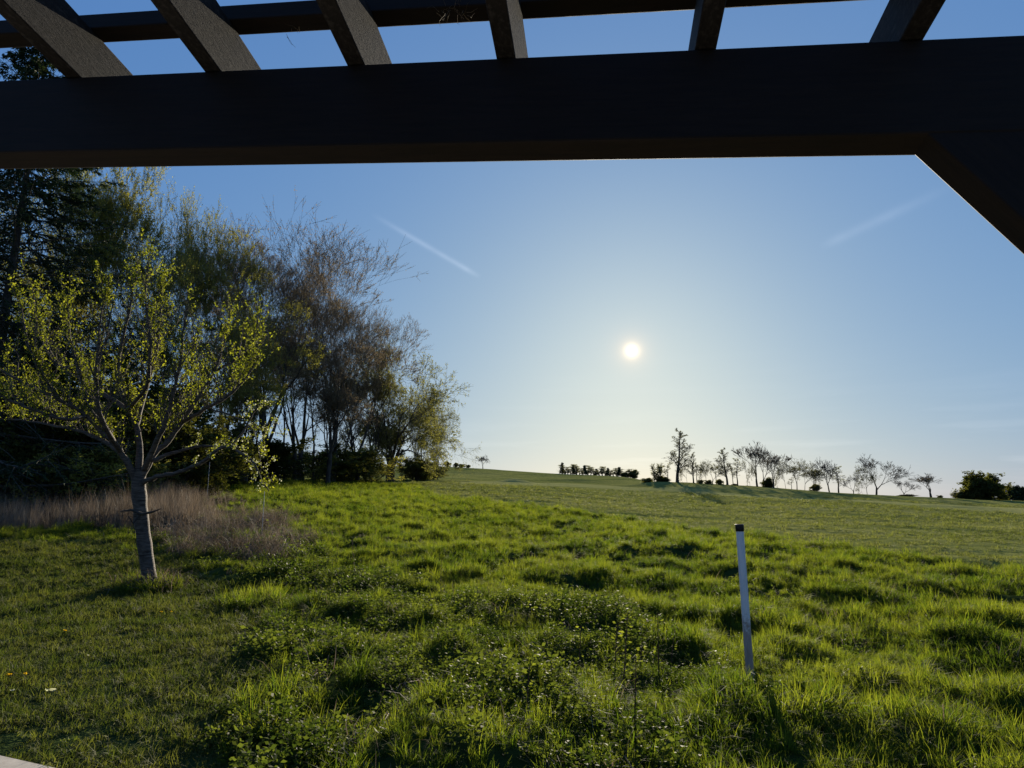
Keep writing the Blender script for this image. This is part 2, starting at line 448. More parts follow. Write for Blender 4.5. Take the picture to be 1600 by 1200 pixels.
p.inputs['Specular IOR Level'].default_value = .0
b0 = nt.nodes.new('ShaderNodeBump'); b0.inputs['Strength'].default_value = 1; b0.inputs['Distance'].default_value = .9; nt.links.new(nA, b0.inputs['Height'])
bp = nt.nodes.new('ShaderNodeBump'); bp.inputs['Strength'].default_value = .9; bp.inputs['Distance'].default_value = .18; nt.links.new(b0.outputs[0], bp.inputs['Normal'])
nt.links.new(nB, bp.inputs['Height'])
bp2 = nt.nodes.new('ShaderNodeBump'); bp2.inputs['Strength'].default_value = .6; bp2.inputs['Distance'].default_value = .05
nt.links.new(nC, bp2.inputs['Height']); nt.links.new(bp.outputs[0], bp2.inputs['Normal']); nt.links.new(bp2.outputs[0], p.inputs['Normal'])
nt.links.new(p.outputs[0], o.inputs[0])
gm = mesh_from('ground', [(np.stack([GX.ravel(), GY.ravel(), GZ], 1), gq, 0)], [m])
zl, zw, zr, zm = zones(GX.ravel(), GY.ravel())
ca = gm.color_attributes.new('zone', 'FLOAT_COLOR', 'POINT')
colz = np.zeros((nx * ny, 4)); colz[:, 0] = (zm | zw | zr); colz[:, 1] = zl; colz[:, 3] = 1
# closely mown strip of fairway running across below the ridge
strip_a = poly([(720, 756), (790, 757), (900, 761), (1010, 767), (1120, 773), (1250, 781), (1400, 790), (1600, 803), (1750, 812)])
strip_b = poly([(1750, 800), (1600, 794), (1400, 784), (1250, 777), (1120, 769), (1010, 762), (900, 756), (790, 753), (720, 753)])
STRIP = np.vstack([strip_a, strip_b])
colz[:, 2] = inside(STRIP, GX.ravel(), GY.ravel()) * .45
ca.data.foreach_set('color', colz.ravel())
tag(obj('ground', gm), kind='structure')

# ------------------------------------------------------------------ scattering (uncountable plants only)
LIB = bpy.data.collections.new('plant_library')     # never linked to the scene: sources for the grass scatter
def scatter(name, meshes, x, y, rot, scl, idx, label, cat, tilt=.12, seed=1, sink=.01):
    rng = np.random.default_rng(seed)
    n = len(x); z = height(x, y) - sink
    me = bpy.data.meshes.new(name); me.vertices.add(n)
    me.vertices.foreach_set('co', np.stack([x, y, z], 1).ravel())
    a = me.attributes.new('rot', 'FLOAT_VECTOR', 'POINT'); a.data.foreach_set('vector', np.stack([rng.normal(0, tilt, n), rng.normal(0, tilt, n), rot], 1).ravel())
    a = me.attributes.new('scl', 'FLOAT', 'POINT'); a.data.foreach_set('value', scl)
    a = me.attributes.new('idx', 'INT', 'POINT'); a.data.foreach_set('value', idx.astype(np.int32))
    c = bpy.data.collections.new(name + '_source')
    for i, mm in enumerate(meshes):
        oo = bpy.data.objects.new('%s_%02d' % (name, i), mm); c.objects.link(oo)
    ng = bpy.data.node_groups.new(name, 'GeometryNodeTree')
    ng.interface.new_socket('Geometry', in_out='INPUT', socket_type='NodeSocketGeometry')
    ng.interface.new_socket('Geometry', in_out='OUTPUT', socket_type='NodeSocketGeometry')
    gi = ng.nodes.new('NodeGroupInput'); go = ng.nodes.new('NodeGroupOutput')
    ip = ng.nodes.new('GeometryNodeInstanceOnPoints'); ci = ng.nodes.new('GeometryNodeCollectionInfo')
    ci.inputs['Collection'].default_value = c; ci.inputs['Separate Children'].default_value = True; ci.inputs['Reset Children'].default_value = True
    def na(nm, tp):
        k = ng.nodes.new('GeometryNodeInputNamedAttribute'); k.data_type = tp; k.inputs[0].default_value = nm
        return [s for s in k.outputs if s.enabled and s.name == 'Attribute'][0]
    er = ng.nodes.new('FunctionNodeEulerToRotation')
    ng.links.new(na('rot', 'FLOAT_VECTOR'), er.inputs[0]); ng.links.new(er.outputs[0], ip.inputs['Rotation'])
    ng.links.new(na('scl', 'FLOAT'), ip.inputs['Scale']); ng.links.new(na('idx', 'INT'), ip.inputs['Instance Index'])
    ip.inputs['Pick Instance'].default_value = True
    ng.links.new(gi.outputs[0], ip.inputs['Points']); ng.links.new(ci.outputs[0], ip.inputs['Instance']); ng.links.new(ip.outputs[0], go.inputs[0])
    ob = obj(name, me); md = ob.modifiers.new('scatter', 'NODES'); md.node_group = ng
    return tag(ob, label, cat, kind='stuff')

def blades(rng, n, spread, h, hv, wd, lean, curl, rows=3, upright=0):
    """grass blades as tapered curved strips (quads, last one folded to a point)"""
    th = rng.random(n) * 2 * math.pi; r = spread * np.sqrt(rng.random(n))
    P = np.stack([r * np.cos(th), r * np.sin(th), np.zeros(n)], 1)
    ph = th + rng.normal(0, 1.1, n)
    out = np.stack([np.cos(ph), np.sin(ph), np.zeros(n)], 1)
    side = np.stack([-np.sin(ph), np.cos(ph), np.zeros(n)], 1)
    tw = rng.normal(0, .6, n)[:, None]; side = norm(side + out * tw)
    H = h * rng.uniform(1 - hv, 1 + hv, n); ln = np.abs(rng.normal(lean, lean * .5, n)); cu = np.abs(rng.normal(curl, curl * .6, n))
    W = wd * rng.uniform(.6, 1.3, n)
    V = []
    ts = np.linspace(0, 1, rows + 1)
    for t in ts:
        a = ln + cu * t * t * 1.4
        # integrate roughly
        pos = P + out * (H * t * np.sin(ln * t + cu * t * t * .7))[:, None] + np.array([0, 0, 1]) * (H * t * np.cos(np.clip(ln * t + cu * t * t * .7, 0, 1.9)))[:, None]
        ww = (W * (1 - t ** 2.2) * .5 + .0004)[:, None]
        V += [pos - side * ww, pos + side * ww]
    V = np.stack(V, 1)       # n, 2*(rows+1), 3
    k = 2 * (rows + 1); b = np.arange(n)[:, None] * k
    Fc = np.concatenate([b + np.array([[2 * i, 2 * i + 1, 2 * i + 3, 2 * i + 2]]) for i in range(rows)])
    return V.reshape(-1, 3), Fc, 0

def sample_points(rng, y0, y1, dens, xl=-1.0, xr=1.0, pad=2.0):
    """dens(y) tufts per square metre, in the wedge the meadow fills"""
    xs, ys = [], []
    e = np.exp(np.linspace(math.log(y0), math.log(y1), 60))
    for a, b in zip(e[:-1], e[1:]):
        mid = (a + b) / 2; wl = xl * mid - pad; wr = xr * mid + pad
        n = rng.poisson(dens(mid) * (b - a) * (wr - wl))
        ys.append(rng.uniform(a, b, n)); xs.append(rng.uniform(wl, wr, n))
    return np.concatenate(xs), np.concatenate(ys)

rg = np.random.default_rng(11)
# terrace outline is needed to keep the grass off it
ta, tb = ground_at(0, 1180), ground_at(84, 1199)
ta = ta * (CAMZ - .055) / CAMZ; tb = tb * (CAMZ - .055) / CAMZ
tdir = (tb - ta) / np.linalg.norm(tb - ta)
tnor = np.array([tdir[1], -tdir[0]])   # towards the camera side
if tnor @ (-ta) < 0: tnor = -tnor
def off_terrace(x, y): return ((x - ta[0]) * tnor[0] + (y - ta[1]) * tnor[1]) < -.02

def keep(mask, *a): return [q[mask] for q in a]

# meadow grass
tuft = [mesh_from('meadow_tuft', [blades(np.random.default_rng(100 + i), 46, .10, h, .45, .0075, .16, cu, 3)], [M['grass']]) for i, (h, cu) in enumerate(((.21, .7), (.17, .9), (.25, .55), (.15, 1.2), (.20, .8)))]
tuss = [mesh_from('tussock', [blades(np.random.default_rng(120 + i), 120, .13, h, .4, .0075, .35, 1.3, 4)], [M['grass']]) for i, h in enumerate((.30, .26, .34))]
x, y = sample_points(rg, 3.3, 75, lambda d: 130 * min(1, 8 / d) ** 1.35, -.95, .9)
zl, zw, zr, zm = zones(x, y)
dens = np.where(zw, .5, 1.0) * (0.35 + .65 * (vnoise(x * 1.1, y * 1.1, 21) > .32))
PG = ground_at(1174, 1085)
k = zm & ~zr & off_terrace(x, y) & (rg.random(len(x)) < dens) & ~((np.hypot((x - PG[0]) / .30, (y - PG[1] + .35) / .55) < 1) & (rg.random(len(x)) < .85))
x, y = keep(k, x, y); n = len(x)
hn = .5 * vnoise(x * .7, y * .7, 22) + .5 * vnoise(x * 1.7, y * 1.7, 43); far = 1 + np.clip((y - 8) / 30, 0, 1.3)
scl = .62 * (.35 + 1.15 * hn * (.55 + .9 * vnoise(x * 2.4, y * 2.4, 29))) * rg.uniform(.75, 1.25, n) * (far ** .75)
idx = rg.integers(0, 5, n)
scatter('meadow_grass', tuft + tuss, x, y, rg.random(n) * 6.28, scl, idx, 'tall lush green meadow grass between the garden and the mown fairway', 'grass', .18, 2)
# heavy tussocks
x, y = sample_points(rg, 4, 70, lambda d: 2.2 * min(1, 14 / d) ** .8, -.95, .9)
zl, zw, zr, zm = zones(x, y)
k = zm & ~zr & (vnoise(x * .5, y * .5, 23) > .38) & (np.hypot(x - PG[0], y - PG[1] + .3) > .8)
x, y = keep(k, x, y); n = len(x)
scatter('grass_tussocks', tuss, x, y, rg.random(n) * 6.28, rg.uniform(.4, .85, n) * (1 + np.clip((y - 10) / 60, 0, .5)), rg.integers(0, 3, n), 'dark coarse tussocks bulging out of the meadow grass', 'grass', .15, 3)
# lawn
lt = [mesh_from('lawn_tuft', [blades(np.random.default_rng(140 + i), 40, .075, h, .5, .0055, .45, 1.0, 2)], [M['lawn']]) for i, h in enumerate((.05, .065, .045, .08))]
x, y = sample_points(rg, 3.3, 30, lambda d: 190 * min(1, 7 / d) ** 1.2, -1.0, .1, 1.0)
zl, zw, zr, zm = zones(x, y)
k = zl & off_terrace(x, y) & (rg.random(len(x)) < .55 + .45 * (vnoise(x * 2, y * 2, 24) > .35))
x, y = keep(k, x, y); n = len(x)
scatter('lawn_grass', lt, x, y, rg.random(n) * 6.28, rg.uniform(.7, 1.3, n) * (.75 + .5 * vnoise(x * 1.5, y * 1.5, 25)) * (1 + np.clip((y - 7) / 20, 0, .8)), rg.integers(0, 4, n), 'short mown garden lawn at the left, around the fruit tree', 'grass', .2, 4)
# fairway turf
ft = [mesh_from('turf_tuft', [blades(np.random.default_rng(150 + i), 26, .10, h, .5, .008, .5, 1.0, 2)], [M['fair']]) for i, h in enumerate((.05, .07, .06))]
x, y = sample_points(rg, 10, 90, lambda d: 20 * min(1, 17 / d) ** 1.5, -.3, .95)
zl, zw, zr, zm = zones(x, y)
k = ~zl & ~zm & ~zr & ~zw & ~inside(STRIP, x, y) & (rg.random(len(x)) < .3 + .7 * (vnoise(x * .5, y * 1.2, 26) > .45))
x, y = keep(k, x, y); n = len(x)
scatter('fairway_turf', ft, x, y, rg.random(n) * 6.28, rg.uniform(.7, 1.5, n) * (1 + np.clip((y - 17) / 35, 0, 1.4)), rg.integers(0, 3, n), 'short olive turf of the golf fairway beyond the meadow', 'grass', .2, 5)

BR = poly([(225, 862), (320, 815), (390, 800), (440, 825), (480, 862), (430, 885), (360, 880), (300, 868)])
# broad-leaved weeds
def nettle(seed, h=.2, stems=9, spread=.14, ls=.038):
    rng = np.random.default_rng(seed); parts = []
    P0 = np.stack([rng.normal(0, spread * .6, stems), rng.normal(0, spread * .6, stems), np.zeros(stems)], 1)
    D0 = np.stack([rng.normal(0, .25, stems), rng.normal(0, .25, stems), np.ones(stems)], 1)
    Ln = h * rng.uniform(.6, 1.25, stems)
    pts, rad = grow(P0, D0, Ln, np.full(stems, .0025), 4, .08, .05, rng)
    parts.append(tubes(pts, rad, 3, 0))
    k = 7; t = np.tile(np.linspace(.2, 1, k)[None], (stems, 1)); p, T, r = along(pts, rad, t)
    LP, LD = [], []
    for q in range(k):
        a0 = q * 1.57 + rng.random(stems)
        for s_ in (0, math.pi):
            a = a0 + s_
            d = np.stack([np.cos(a), np.sin(a), rng.uniform(.05, .5, stems)], 1)
            LP.append(p[:, q]); LD.append(d)
    LP = np.concatenate(LP); LD = np.concatenate(LD)
    V, Fc, mm = leaves(LP, ls, rng, 0, .62, dirs=LD)
    parts.append((V, Fc, 0))
    return mesh_from('weed_clump', parts, [M['weed']])
def rosette(seed, n=22, ls=.09, h=.10):
    rng = np.random.default_rng(seed); a = rng.random(n) * 6.28
    r = rng.random(n) * .09
    P = np.stack([r * np.cos(a), r * np.sin(a), h * rng.random(n)], 1)
    d = np.stack([np.cos(a), np.sin(a), rng.uniform(.2, 1.1, n)], 1)
    return mesh_from('leaf_rosette', [leaves(P, ls, rng, 0, .5, dirs=d)], [M['weed']])
wd = [nettle(200), nettle(201, .16, 12, .16, .032), nettle(202, .26, 8, .12, .042), nettle(203, .13, 14, .18, .028), rosette(204, 22, .06, .08), rosette(205, 18, .075, .06)]
x, y = sample_points(rg, 3.3, 30, lambda d: 95 * min(1, 7 / d) ** .9, -.6, .5)
zl, zw, zr, zm = zones(x, y)
k = zw & off_terrace(x, y) & (vnoise(x * 1.3, y * 1.3, 27) > .26) & (~inside(BR, *warp(x, y)) | (rg.random(len(x)) < .25))
x, y = keep(k, x, y); n = len(x)
scatter('weed_cover', wd, x, y, rg.random(n) * 6.28, rg.uniform(.4, 1.1, n) * (.4 + .8 * vnoise(x * .8, y * .8, 28)) * (1 + np.clip((y - 8) / 20, 0, .6)), rg.integers(0, 6, n), 'nettles, goutweed and other low leafy weeds beside the lawn', 'weeds', .2, 6)
# a few weeds in the meadow and lawn
x, y = sample_points(rg, 3.6, 40, lambda d: 2.2 * min(1, 9 / d), -.8, .85)
zl, zw, zr, zm = zones(x, y); k = (zm | zl) & off_terrace(x, y)
x, y = keep(k, x, y); n = len(x); zl2 = zones(x, y)[0]
scatter('scattered_weeds', wd, x, y, rg.random(n) * 6.28, np.where(zl2, .4, .8) * rg.uniform(.5, 1.2, n), np.where(zl2, rg.integers(4, 6, n), rg.integers(0, 6, n)), 'scattered leafy weeds among the grass blades', 'weeds', .2, 7)

# dry reeds and broken stalks
def drystems(seed, n, h, spread, lean, curl, wd_=.008):
    rng = np.random.default_rng(seed)
    return mesh_from('dry_stem_clump', [blades(rng, n, spread, h, .4, wd_, lean, curl, 3)], [M['dry']])
rd = [drystems(300 + i, 34, h, .28, .10, .22, .016) for i, h in enumerate((1.5, 1.25, 1.7, 1.1))]
bk = [drystems(310 + i, 26, h, .3, .9, .8, .013) for i, h in enumerate((.8, 1.1, .6))]
xs = rg.uniform(-40, -5, 6000); ys = rg.uniform(23, 40, 6000)
zl, zw, zr, zm = zones(xs, ys)
k = zr & (rg.random(6000) < np.where(ys < 36, .9, .3) * (.25 + .75 * (vnoise(xs * .6, ys * .6, 41) > .42))); x, y = keep(k, xs, ys); n = len(x)
edge = sstep(-10.5, -17, x * 30 / y)
scatter('dry_reeds', rd, x, y, rg.random(n) * 6.28, rg.uniform(.38, .82, n) * (.35 + .65 * edge) * (.7 + .5 * vnoise(x * .5, y * .5, 42)), rg.integers(0, 4, n), 'band of dead pinkish brown reeds in front of the dark wood', 'reeds', .1, 8)
xs = rg.uniform(-16, -2, 9000); ys = rg.uniform(11, 33, 9000)

wx, wy = warp(xs, ys)
k = inside(BR, wx, wy) & (rg.random(9000) < .45); x, y = keep(k, xs, ys); n = len(x)
scatter('fallen_stalks', bk, x, y, rg.random(n) * 6.28, rg.uniform(.35, .85, n), rg.integers(0, 3, n), 'tangle of broken dry stalks right of the fruit tree trunk', 'dry stalks', .35, 9)
# thin dry litter in the weeds
lit = [drystems(320 + i, 7, .24, .14, 1.0, .35, .005) for i in range(3)]
x, y = sample_points(rg, 3.4, 25, lambda d: 5.0, -.75, .8)
zl, zw, zr, zm = zones(x, y); k = (zw | (zm & (rg.random(len(x)) < .35))) & off_terrace(x, y); x, y = keep(k, x, y); n = len(x)
scatter('dry_litter', lit, x, y, rg.random(n) * 6.28, rg.uniform(.5, 1.3, n), rg.integers(0, 3, n), 'straw coloured dead stems lying among the weeds', 'dry stalks', .3, 10)

# ------------------------------------------------------------------ terrace
m, nt, o = material('terrace_stone')
geo = nt.nodes.new('ShaderNodeNewGeometry')
c = ramp(nt, noise(nt, 14, 6, geo.outputs['Position'], .7), [(.3, (.34, .29, .22)), (.7, (.52, .46, .36))])
p = nt.nodes.new('ShaderNodeBsdfPrincipled'); nt.links.new(c, p.inputs['Base Color']); p.inputs['Roughness'].default_value = .8
nt.links.new(p.outputs[0], o.inputs[0]); M['stone'] = m
cen = ta - tdir * 1.0 + tnor * 3.0
ax = np.array([*tdir, 0]); ay = np.array([*tnor, 0])
terr = mesh_from('terrace', [box_part((*(ta + tdir * .5 + tnor * 3.0), -.06), ax * 6.0, ay * 3.0, (0, 0, .11))], [M['stone']], False)
tag(obj('terrace', terr), kind='structure')

# ------------------------------------------------------------------ pergola
m, nt, o = material('stained_wood')
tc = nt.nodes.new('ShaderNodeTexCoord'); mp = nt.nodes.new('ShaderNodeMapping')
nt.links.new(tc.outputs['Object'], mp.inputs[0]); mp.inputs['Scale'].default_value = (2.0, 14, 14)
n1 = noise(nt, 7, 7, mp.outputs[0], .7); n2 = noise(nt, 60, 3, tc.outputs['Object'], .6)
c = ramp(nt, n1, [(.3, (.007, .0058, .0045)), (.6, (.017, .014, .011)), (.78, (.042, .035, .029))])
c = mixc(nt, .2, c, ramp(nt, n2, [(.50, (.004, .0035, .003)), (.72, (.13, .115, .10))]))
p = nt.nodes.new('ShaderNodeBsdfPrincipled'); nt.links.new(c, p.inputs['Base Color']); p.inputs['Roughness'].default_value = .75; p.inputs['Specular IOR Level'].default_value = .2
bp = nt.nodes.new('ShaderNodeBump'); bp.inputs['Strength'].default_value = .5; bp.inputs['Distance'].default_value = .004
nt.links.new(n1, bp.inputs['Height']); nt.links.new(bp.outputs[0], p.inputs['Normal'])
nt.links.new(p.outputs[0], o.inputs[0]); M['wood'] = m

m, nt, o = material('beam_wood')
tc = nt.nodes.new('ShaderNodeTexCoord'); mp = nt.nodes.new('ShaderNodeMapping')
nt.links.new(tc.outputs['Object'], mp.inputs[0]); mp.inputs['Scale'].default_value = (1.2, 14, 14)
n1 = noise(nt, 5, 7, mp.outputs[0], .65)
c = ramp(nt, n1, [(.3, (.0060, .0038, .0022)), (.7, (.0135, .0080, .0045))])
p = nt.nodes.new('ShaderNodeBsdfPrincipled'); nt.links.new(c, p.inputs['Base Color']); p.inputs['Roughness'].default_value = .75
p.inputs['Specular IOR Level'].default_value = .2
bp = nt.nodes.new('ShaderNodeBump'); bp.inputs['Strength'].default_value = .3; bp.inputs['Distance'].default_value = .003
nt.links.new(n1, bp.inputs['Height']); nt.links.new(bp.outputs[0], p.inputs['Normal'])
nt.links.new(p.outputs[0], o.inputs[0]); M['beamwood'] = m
Uv = -norm(ray(-4667, 335)); Rv = ray(992, 930); Rv = norm(Rv - (Rv @ Uv) * Uv); Nv = np.cross(Uv, Rv)
if Nv[2] < 0: Nv = -Nv
r0 = ray(800, 89.5); P0 = np.array([0, 0, CAMZ]) + r0 / r0[1] * 1.62
C0 = np.array([0, 0, CAMZ])
def hit(px, py, P, nrm):
    r = ray(px, py); return C0 + r * ((P - C0) @ nrm) / (r @ nrm)
BT = .085                                   # beam thickness
# lower rear edge of the beam projects on row 253 at column 800
q = hit(800, 253.5, P0 + Rv * BT, Rv); BH = float((P0 - q) @ Nv)
def project(Pt):
    d = Pt - C0; cp, sp = math.cos(PITCH), math.sin(PITCH)
    f = d[1] * cp + d[2] * sp; up = -d[1] * sp + d[2] * cp
    return 800 + F * d[0] / f, 600 - F * up / f
print('beam height', BH, project(P0 - Uv * 1), project(P0 + Uv))

def bar(name, parent, O, X, Y, Z, lx, ly, lz, bev=.004, mat='beamwood'):
    """bevelled timber: O = low corner, local frame X,Y,Z with lengths"""
    me = mesh_from(name, [box_part((lx / 2, ly / 2, lz / 2), (lx / 2, 0, 0), (0, ly / 2, 0), (0, 0, lz / 2))], [M[mat]], False)
    ob = obj(name, me, parent)
    from mathutils import Matrix
    Mx = Matrix(((X[0], Y[0], Z[0], O[0]), (X[1], Y[1], Z[1], O[1]), (X[2], Y[2], Z[2], O[2]), (0, 0, 0, 1)))
    ob.matrix_world = Mx
    b = ob.modifiers.new('edge', 'BEVEL'); b.width = bev; b.segments = 2
    return ob
perg = bpy.data.objects.new('pergola', None); COL.objects.link(perg)
tag(perg, 'dark stained wooden pergola roof framing the top of the view', 'pergola')
tl = hit(0, 124, P0, Rv); sL = float((tl - P0) @ Uv)
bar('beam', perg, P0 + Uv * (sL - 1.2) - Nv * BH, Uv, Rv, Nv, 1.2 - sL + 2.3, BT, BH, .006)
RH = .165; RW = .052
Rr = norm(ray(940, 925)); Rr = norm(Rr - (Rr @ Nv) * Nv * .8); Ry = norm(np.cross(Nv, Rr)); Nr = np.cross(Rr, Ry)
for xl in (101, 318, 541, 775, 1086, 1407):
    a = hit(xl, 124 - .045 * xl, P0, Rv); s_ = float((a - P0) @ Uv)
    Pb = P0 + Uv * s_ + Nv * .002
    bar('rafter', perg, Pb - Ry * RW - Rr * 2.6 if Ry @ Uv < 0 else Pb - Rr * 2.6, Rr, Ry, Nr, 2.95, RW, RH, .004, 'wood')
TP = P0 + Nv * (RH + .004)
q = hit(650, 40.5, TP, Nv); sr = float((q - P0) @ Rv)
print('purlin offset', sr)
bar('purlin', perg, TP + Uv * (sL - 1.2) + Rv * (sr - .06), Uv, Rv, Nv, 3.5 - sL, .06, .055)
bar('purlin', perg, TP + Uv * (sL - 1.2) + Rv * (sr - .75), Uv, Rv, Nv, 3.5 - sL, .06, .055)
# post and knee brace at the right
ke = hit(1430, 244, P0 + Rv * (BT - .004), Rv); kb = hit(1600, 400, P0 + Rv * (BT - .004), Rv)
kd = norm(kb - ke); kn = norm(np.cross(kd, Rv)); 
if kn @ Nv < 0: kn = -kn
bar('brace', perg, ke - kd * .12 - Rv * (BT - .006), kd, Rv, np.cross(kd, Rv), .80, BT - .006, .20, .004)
pc = ke + kd * .56
postx = pc - Nv * 0
down = np.array([0, 0, -1.0])
px0 = ke + kd * .52 + Uv * .02
pX = np.array([1.0, 0, 0]); pY = np.array([0, 1.0, 0]); pZ = np.array([0, 0, 1.0])
bt = P0 + Uv * float((px0 - P0) @ Uv) - Nv * BH
bar('post', perg, np.array([bt[0], bt[1], .03]), pX, pY, pZ, .12, .12, bt[2] - .03 + .01, .005)

# dry straw and cobweb caught on the timbers
rng = np.random.default_rng(5)
def straw(px, py, n, ln, label):
    c = hit(px, py, TP - Nv * .01, Nv)
    P = c + rng.normal(0, .018, (n, 3)) * np.array([1.6, .4, .5])
    pts, rad = grow(P, rng.normal(0, 1, (n, 3)), np.full(n, ln) * rng.uniform(.5, 1.2, n), np.full(n, .0006), 5, .35, -.05, rng, .6)
    ob = obj('dry_straw', mesh_from('dry_straw', [tubes(pts, rad, 3)], [M['dry']])); tag(ob, label, 'straw', 'straw caught on the pergola')
straw(715, 14, 26, .05, 'wispy clump of dry straw caught on the purlin beside the fourth rafter')
straw(460, 50, 7, .035, 'few pale straws hanging under the purlin between second and third rafter')

# ------------------------------------------------------------------ marker post and stakes
def place(px, D): return np.array([(px - 800) / F * D, D])
def lathe(name, prof, s, mat, parent=None, mtx=None):
    prof = np.array(prof); th = np.arange(s) * 2 * math.pi / s
    V = np.stack([prof[:, None, 0] * np.cos(th), prof[:, None, 0] * np.sin(th), np.broadcast_to(prof[:, None, 1], (len(prof), s))], -1).reshape(-1, 3)
    b = np.arange(len(prof) - 1)[:, None] * s; j = np.arange(s)[None]; j2 = (j + 1) % s
    Fc = np.stack([b + j, b + j2, b + s + j2, b + s + j], -1).reshape(-1, 4)
    return obj(name, mesh_from(name, [(V, Fc, 0)], [mat]), parent)
m, nt, o = material('weathered_white_pipe')
tc = nt.nodes.new('ShaderNodeTexCoord'); sx = nt.nodes.new('ShaderNodeSeparateXYZ'); nt.links.new(tc.outputs['Object'], sx.inputs[0])
n1 = noise(nt, 9, 6, tc.outputs['Object'], .7)
a_ = nt.nodes.new('ShaderNodeMath'); a_.operation = 'MULTIPLY_ADD'; nt.links.new(n1, a_.inputs[0]); a_.inputs[1].default_value = -.9; nt.links.new(sx.outputs[2], a_.inputs[2])
c = ramp(nt, a_.outputs[0], [(.0, (.16, .085, .05)), (.06, (.36, .33, .30)), (.12, (.62, .62, .62))])
mp2 = nt.nodes.new('ShaderNodeMapping'); nt.links.new(tc.outputs['Object'], mp2.inputs[0]); mp2.inputs['Scale'].default_value = (1, 1, .22)
c = mixc(nt, .35, c, ramp(nt, noise(nt, 22, 6, mp2.outputs[0], .7), [(.35, (.34, .33, .31)), (.65, (.68, .68, .70))]))
p = nt.nodes.new('ShaderNodeBsdfPrincipled'); nt.links.new(c, p.inputs['Base Color']); p.inputs['Roughness'].default_value = .5
nt.links.new(p.outputs[0], o.inputs[0]); M['pipe'] = m
M['black'] = plain_mat('black_rubber', (.010, .010, .011), (.022, .021, .021), 30, .4)
g = ground_at(1174, 1085); pz = z1(*g)
mpost = bpy.data.objects.new('marker_post', None); COL.objects.link(mpost); mpost.location = (g[0], g[1], pz - .05)
top = C0 + ray(1156.5, 819) / ray(1156.5, 819)[1] * g[1]
PHt = float(top[2] - pz + .05)
tag(mpost, 'white weathered pipe post with black cap standing in the meadow grass', 'post')
lathe('pipe', [(.0335, 0), (.034, .3), (.0335, .6), (.033, PHt - .055)], 20, M['pipe'], mpost)
lathe('cap', [(.0345, PHt - .062), (.0365, PHt - .06), (.037, PHt - .006), (.0355, PHt), (.032, PHt + .001), (.031, PHt - .006), (.0001, PHt - .007)], 20, M['black'], mpost)
from mathutils import Euler
mpost.rotation_euler = (0, math.radians(-0.9), 0)
mr = bpy.data.meshes.new('x')
bpy.data.meshes.remove(mr)

M['stake'] = plain_mat('pale_stake', (.22, .21, .19), (.36, .35, .33), 20)
for px, D, pt, pb, lab in ((418, 20, 768, 815, 'thin pale stake in the grass below the drooping twig tip'), (330, 34, 722, 758, 'thin white stake at the edge of the dark wood')):
    q = place(px, D); zz = z1(*q); t_ = C0 + ray(px, pt) / ray(px, pt)[1] * D
    st = lathe('stake', [(.010, 0), (.009, float(t_[2]) - zz), (.0001, float(t_[2]) - zz + .005)], 8, M['stake'])
    st.location = (q[0], q[1], zz); tag(st, lab, 'stake')

# ------------------------------------------------------------------ trees
def root(name, x, y, label, cat='tree', group=None, rz=0, sc=(1, 1, 1), z=None):
    o = bpy.data.objects.new(name, None); COL.objects.link(o)
    o.location = (x, y, (z1(x, y) if z is None else z) - .05); o.rotation_euler = (0, 0, rz); o.scale = sc
    return tag(o, label, cat, group)

def tree_parts(seed, H=20, th=.25, tr=.28, spread=.3, k=(14, 7, 6), lens=(.42, .42, .4), ang=(42, 40, 42), up=(.12, .10, .05),
               wig=(.05, .12, .16, .2), leafn=3, leafs=.10, stems=1, flare=.25, leaf=None, twig=None, l0=.2, tw=.006, fall=.5, leafdrop=0.0, sides=(8, 5, 3, 3), lean=(0, 0)):
    rng = np.random.default_rng(seed)
    P = np.stack([rng.normal(0, .25 * (stems > 1), stems), rng.normal(0, .25 * (stems > 1), stems), np.full(stems, -.3)], 1)
    D = np.stack([rng.normal(0, flare * (stems > 1), stems) + lean[0], rng.normal(0, flare * (stems > 1), stems) + lean[1], np.ones(stems)], 1)
    Ln = H * rng.uniform(.8 if stems > 1 else .96, 1.0, stems)
    p0, r0_ = grow(P, D, Ln, np.full(stems, tr), 12, wig[0], .03, rng, .12)
    r0_[:, 0] *= 1.35
    a = spawn(p0, r0_, Ln, k[0], l0, .97, ang[0], 9, .5, lens[0], fall, rng, .02)
    p1, r1 = grow(a[0], a[1], a[2], a[3], 7, wig[1], up[0], rng, .2)
    b = spawn(p1, r1, a[2], k[1], .22, 1, ang[1], 10, .5, lens[1], .35, rng, tw * 1.6)
    p2, r2 = grow(b[0], b[1], b[2], b[3], 4, wig[2], up[1], rng, .3)
    c_ = spawn(p2, r2, b[2], k[2], .2, 1, ang[2], 12, .55, lens[2], .3, rng, tw)
    p3, r3 = grow(c_[0], c_[1], c_[2], c_[3], 2, wig[3], up[2], rng, .5)
    trunk = [tubes(p0, r0_, sides[0], 0), tubes(p1, r1, sides[1], 0)]
    br = [tubes(p2, r2, sides[2], 0), tubes(p3, r3, sides[3], 0)]
    lv = []
    if leafn:
        t = rng.random((len(p3), leafn)); q, T, _ = along(p3, r3, t)
        q = q.reshape(-1, 3) + rng.normal(0, leafs * .5, (q.size // 3, 3)) - np.array([0, 0, leafdrop]) * rng.random((q.size // 3, 1))
        lv = [leaves(q, leafs, rng, 0, .6, up=.2)]
    return trunk, br, lv

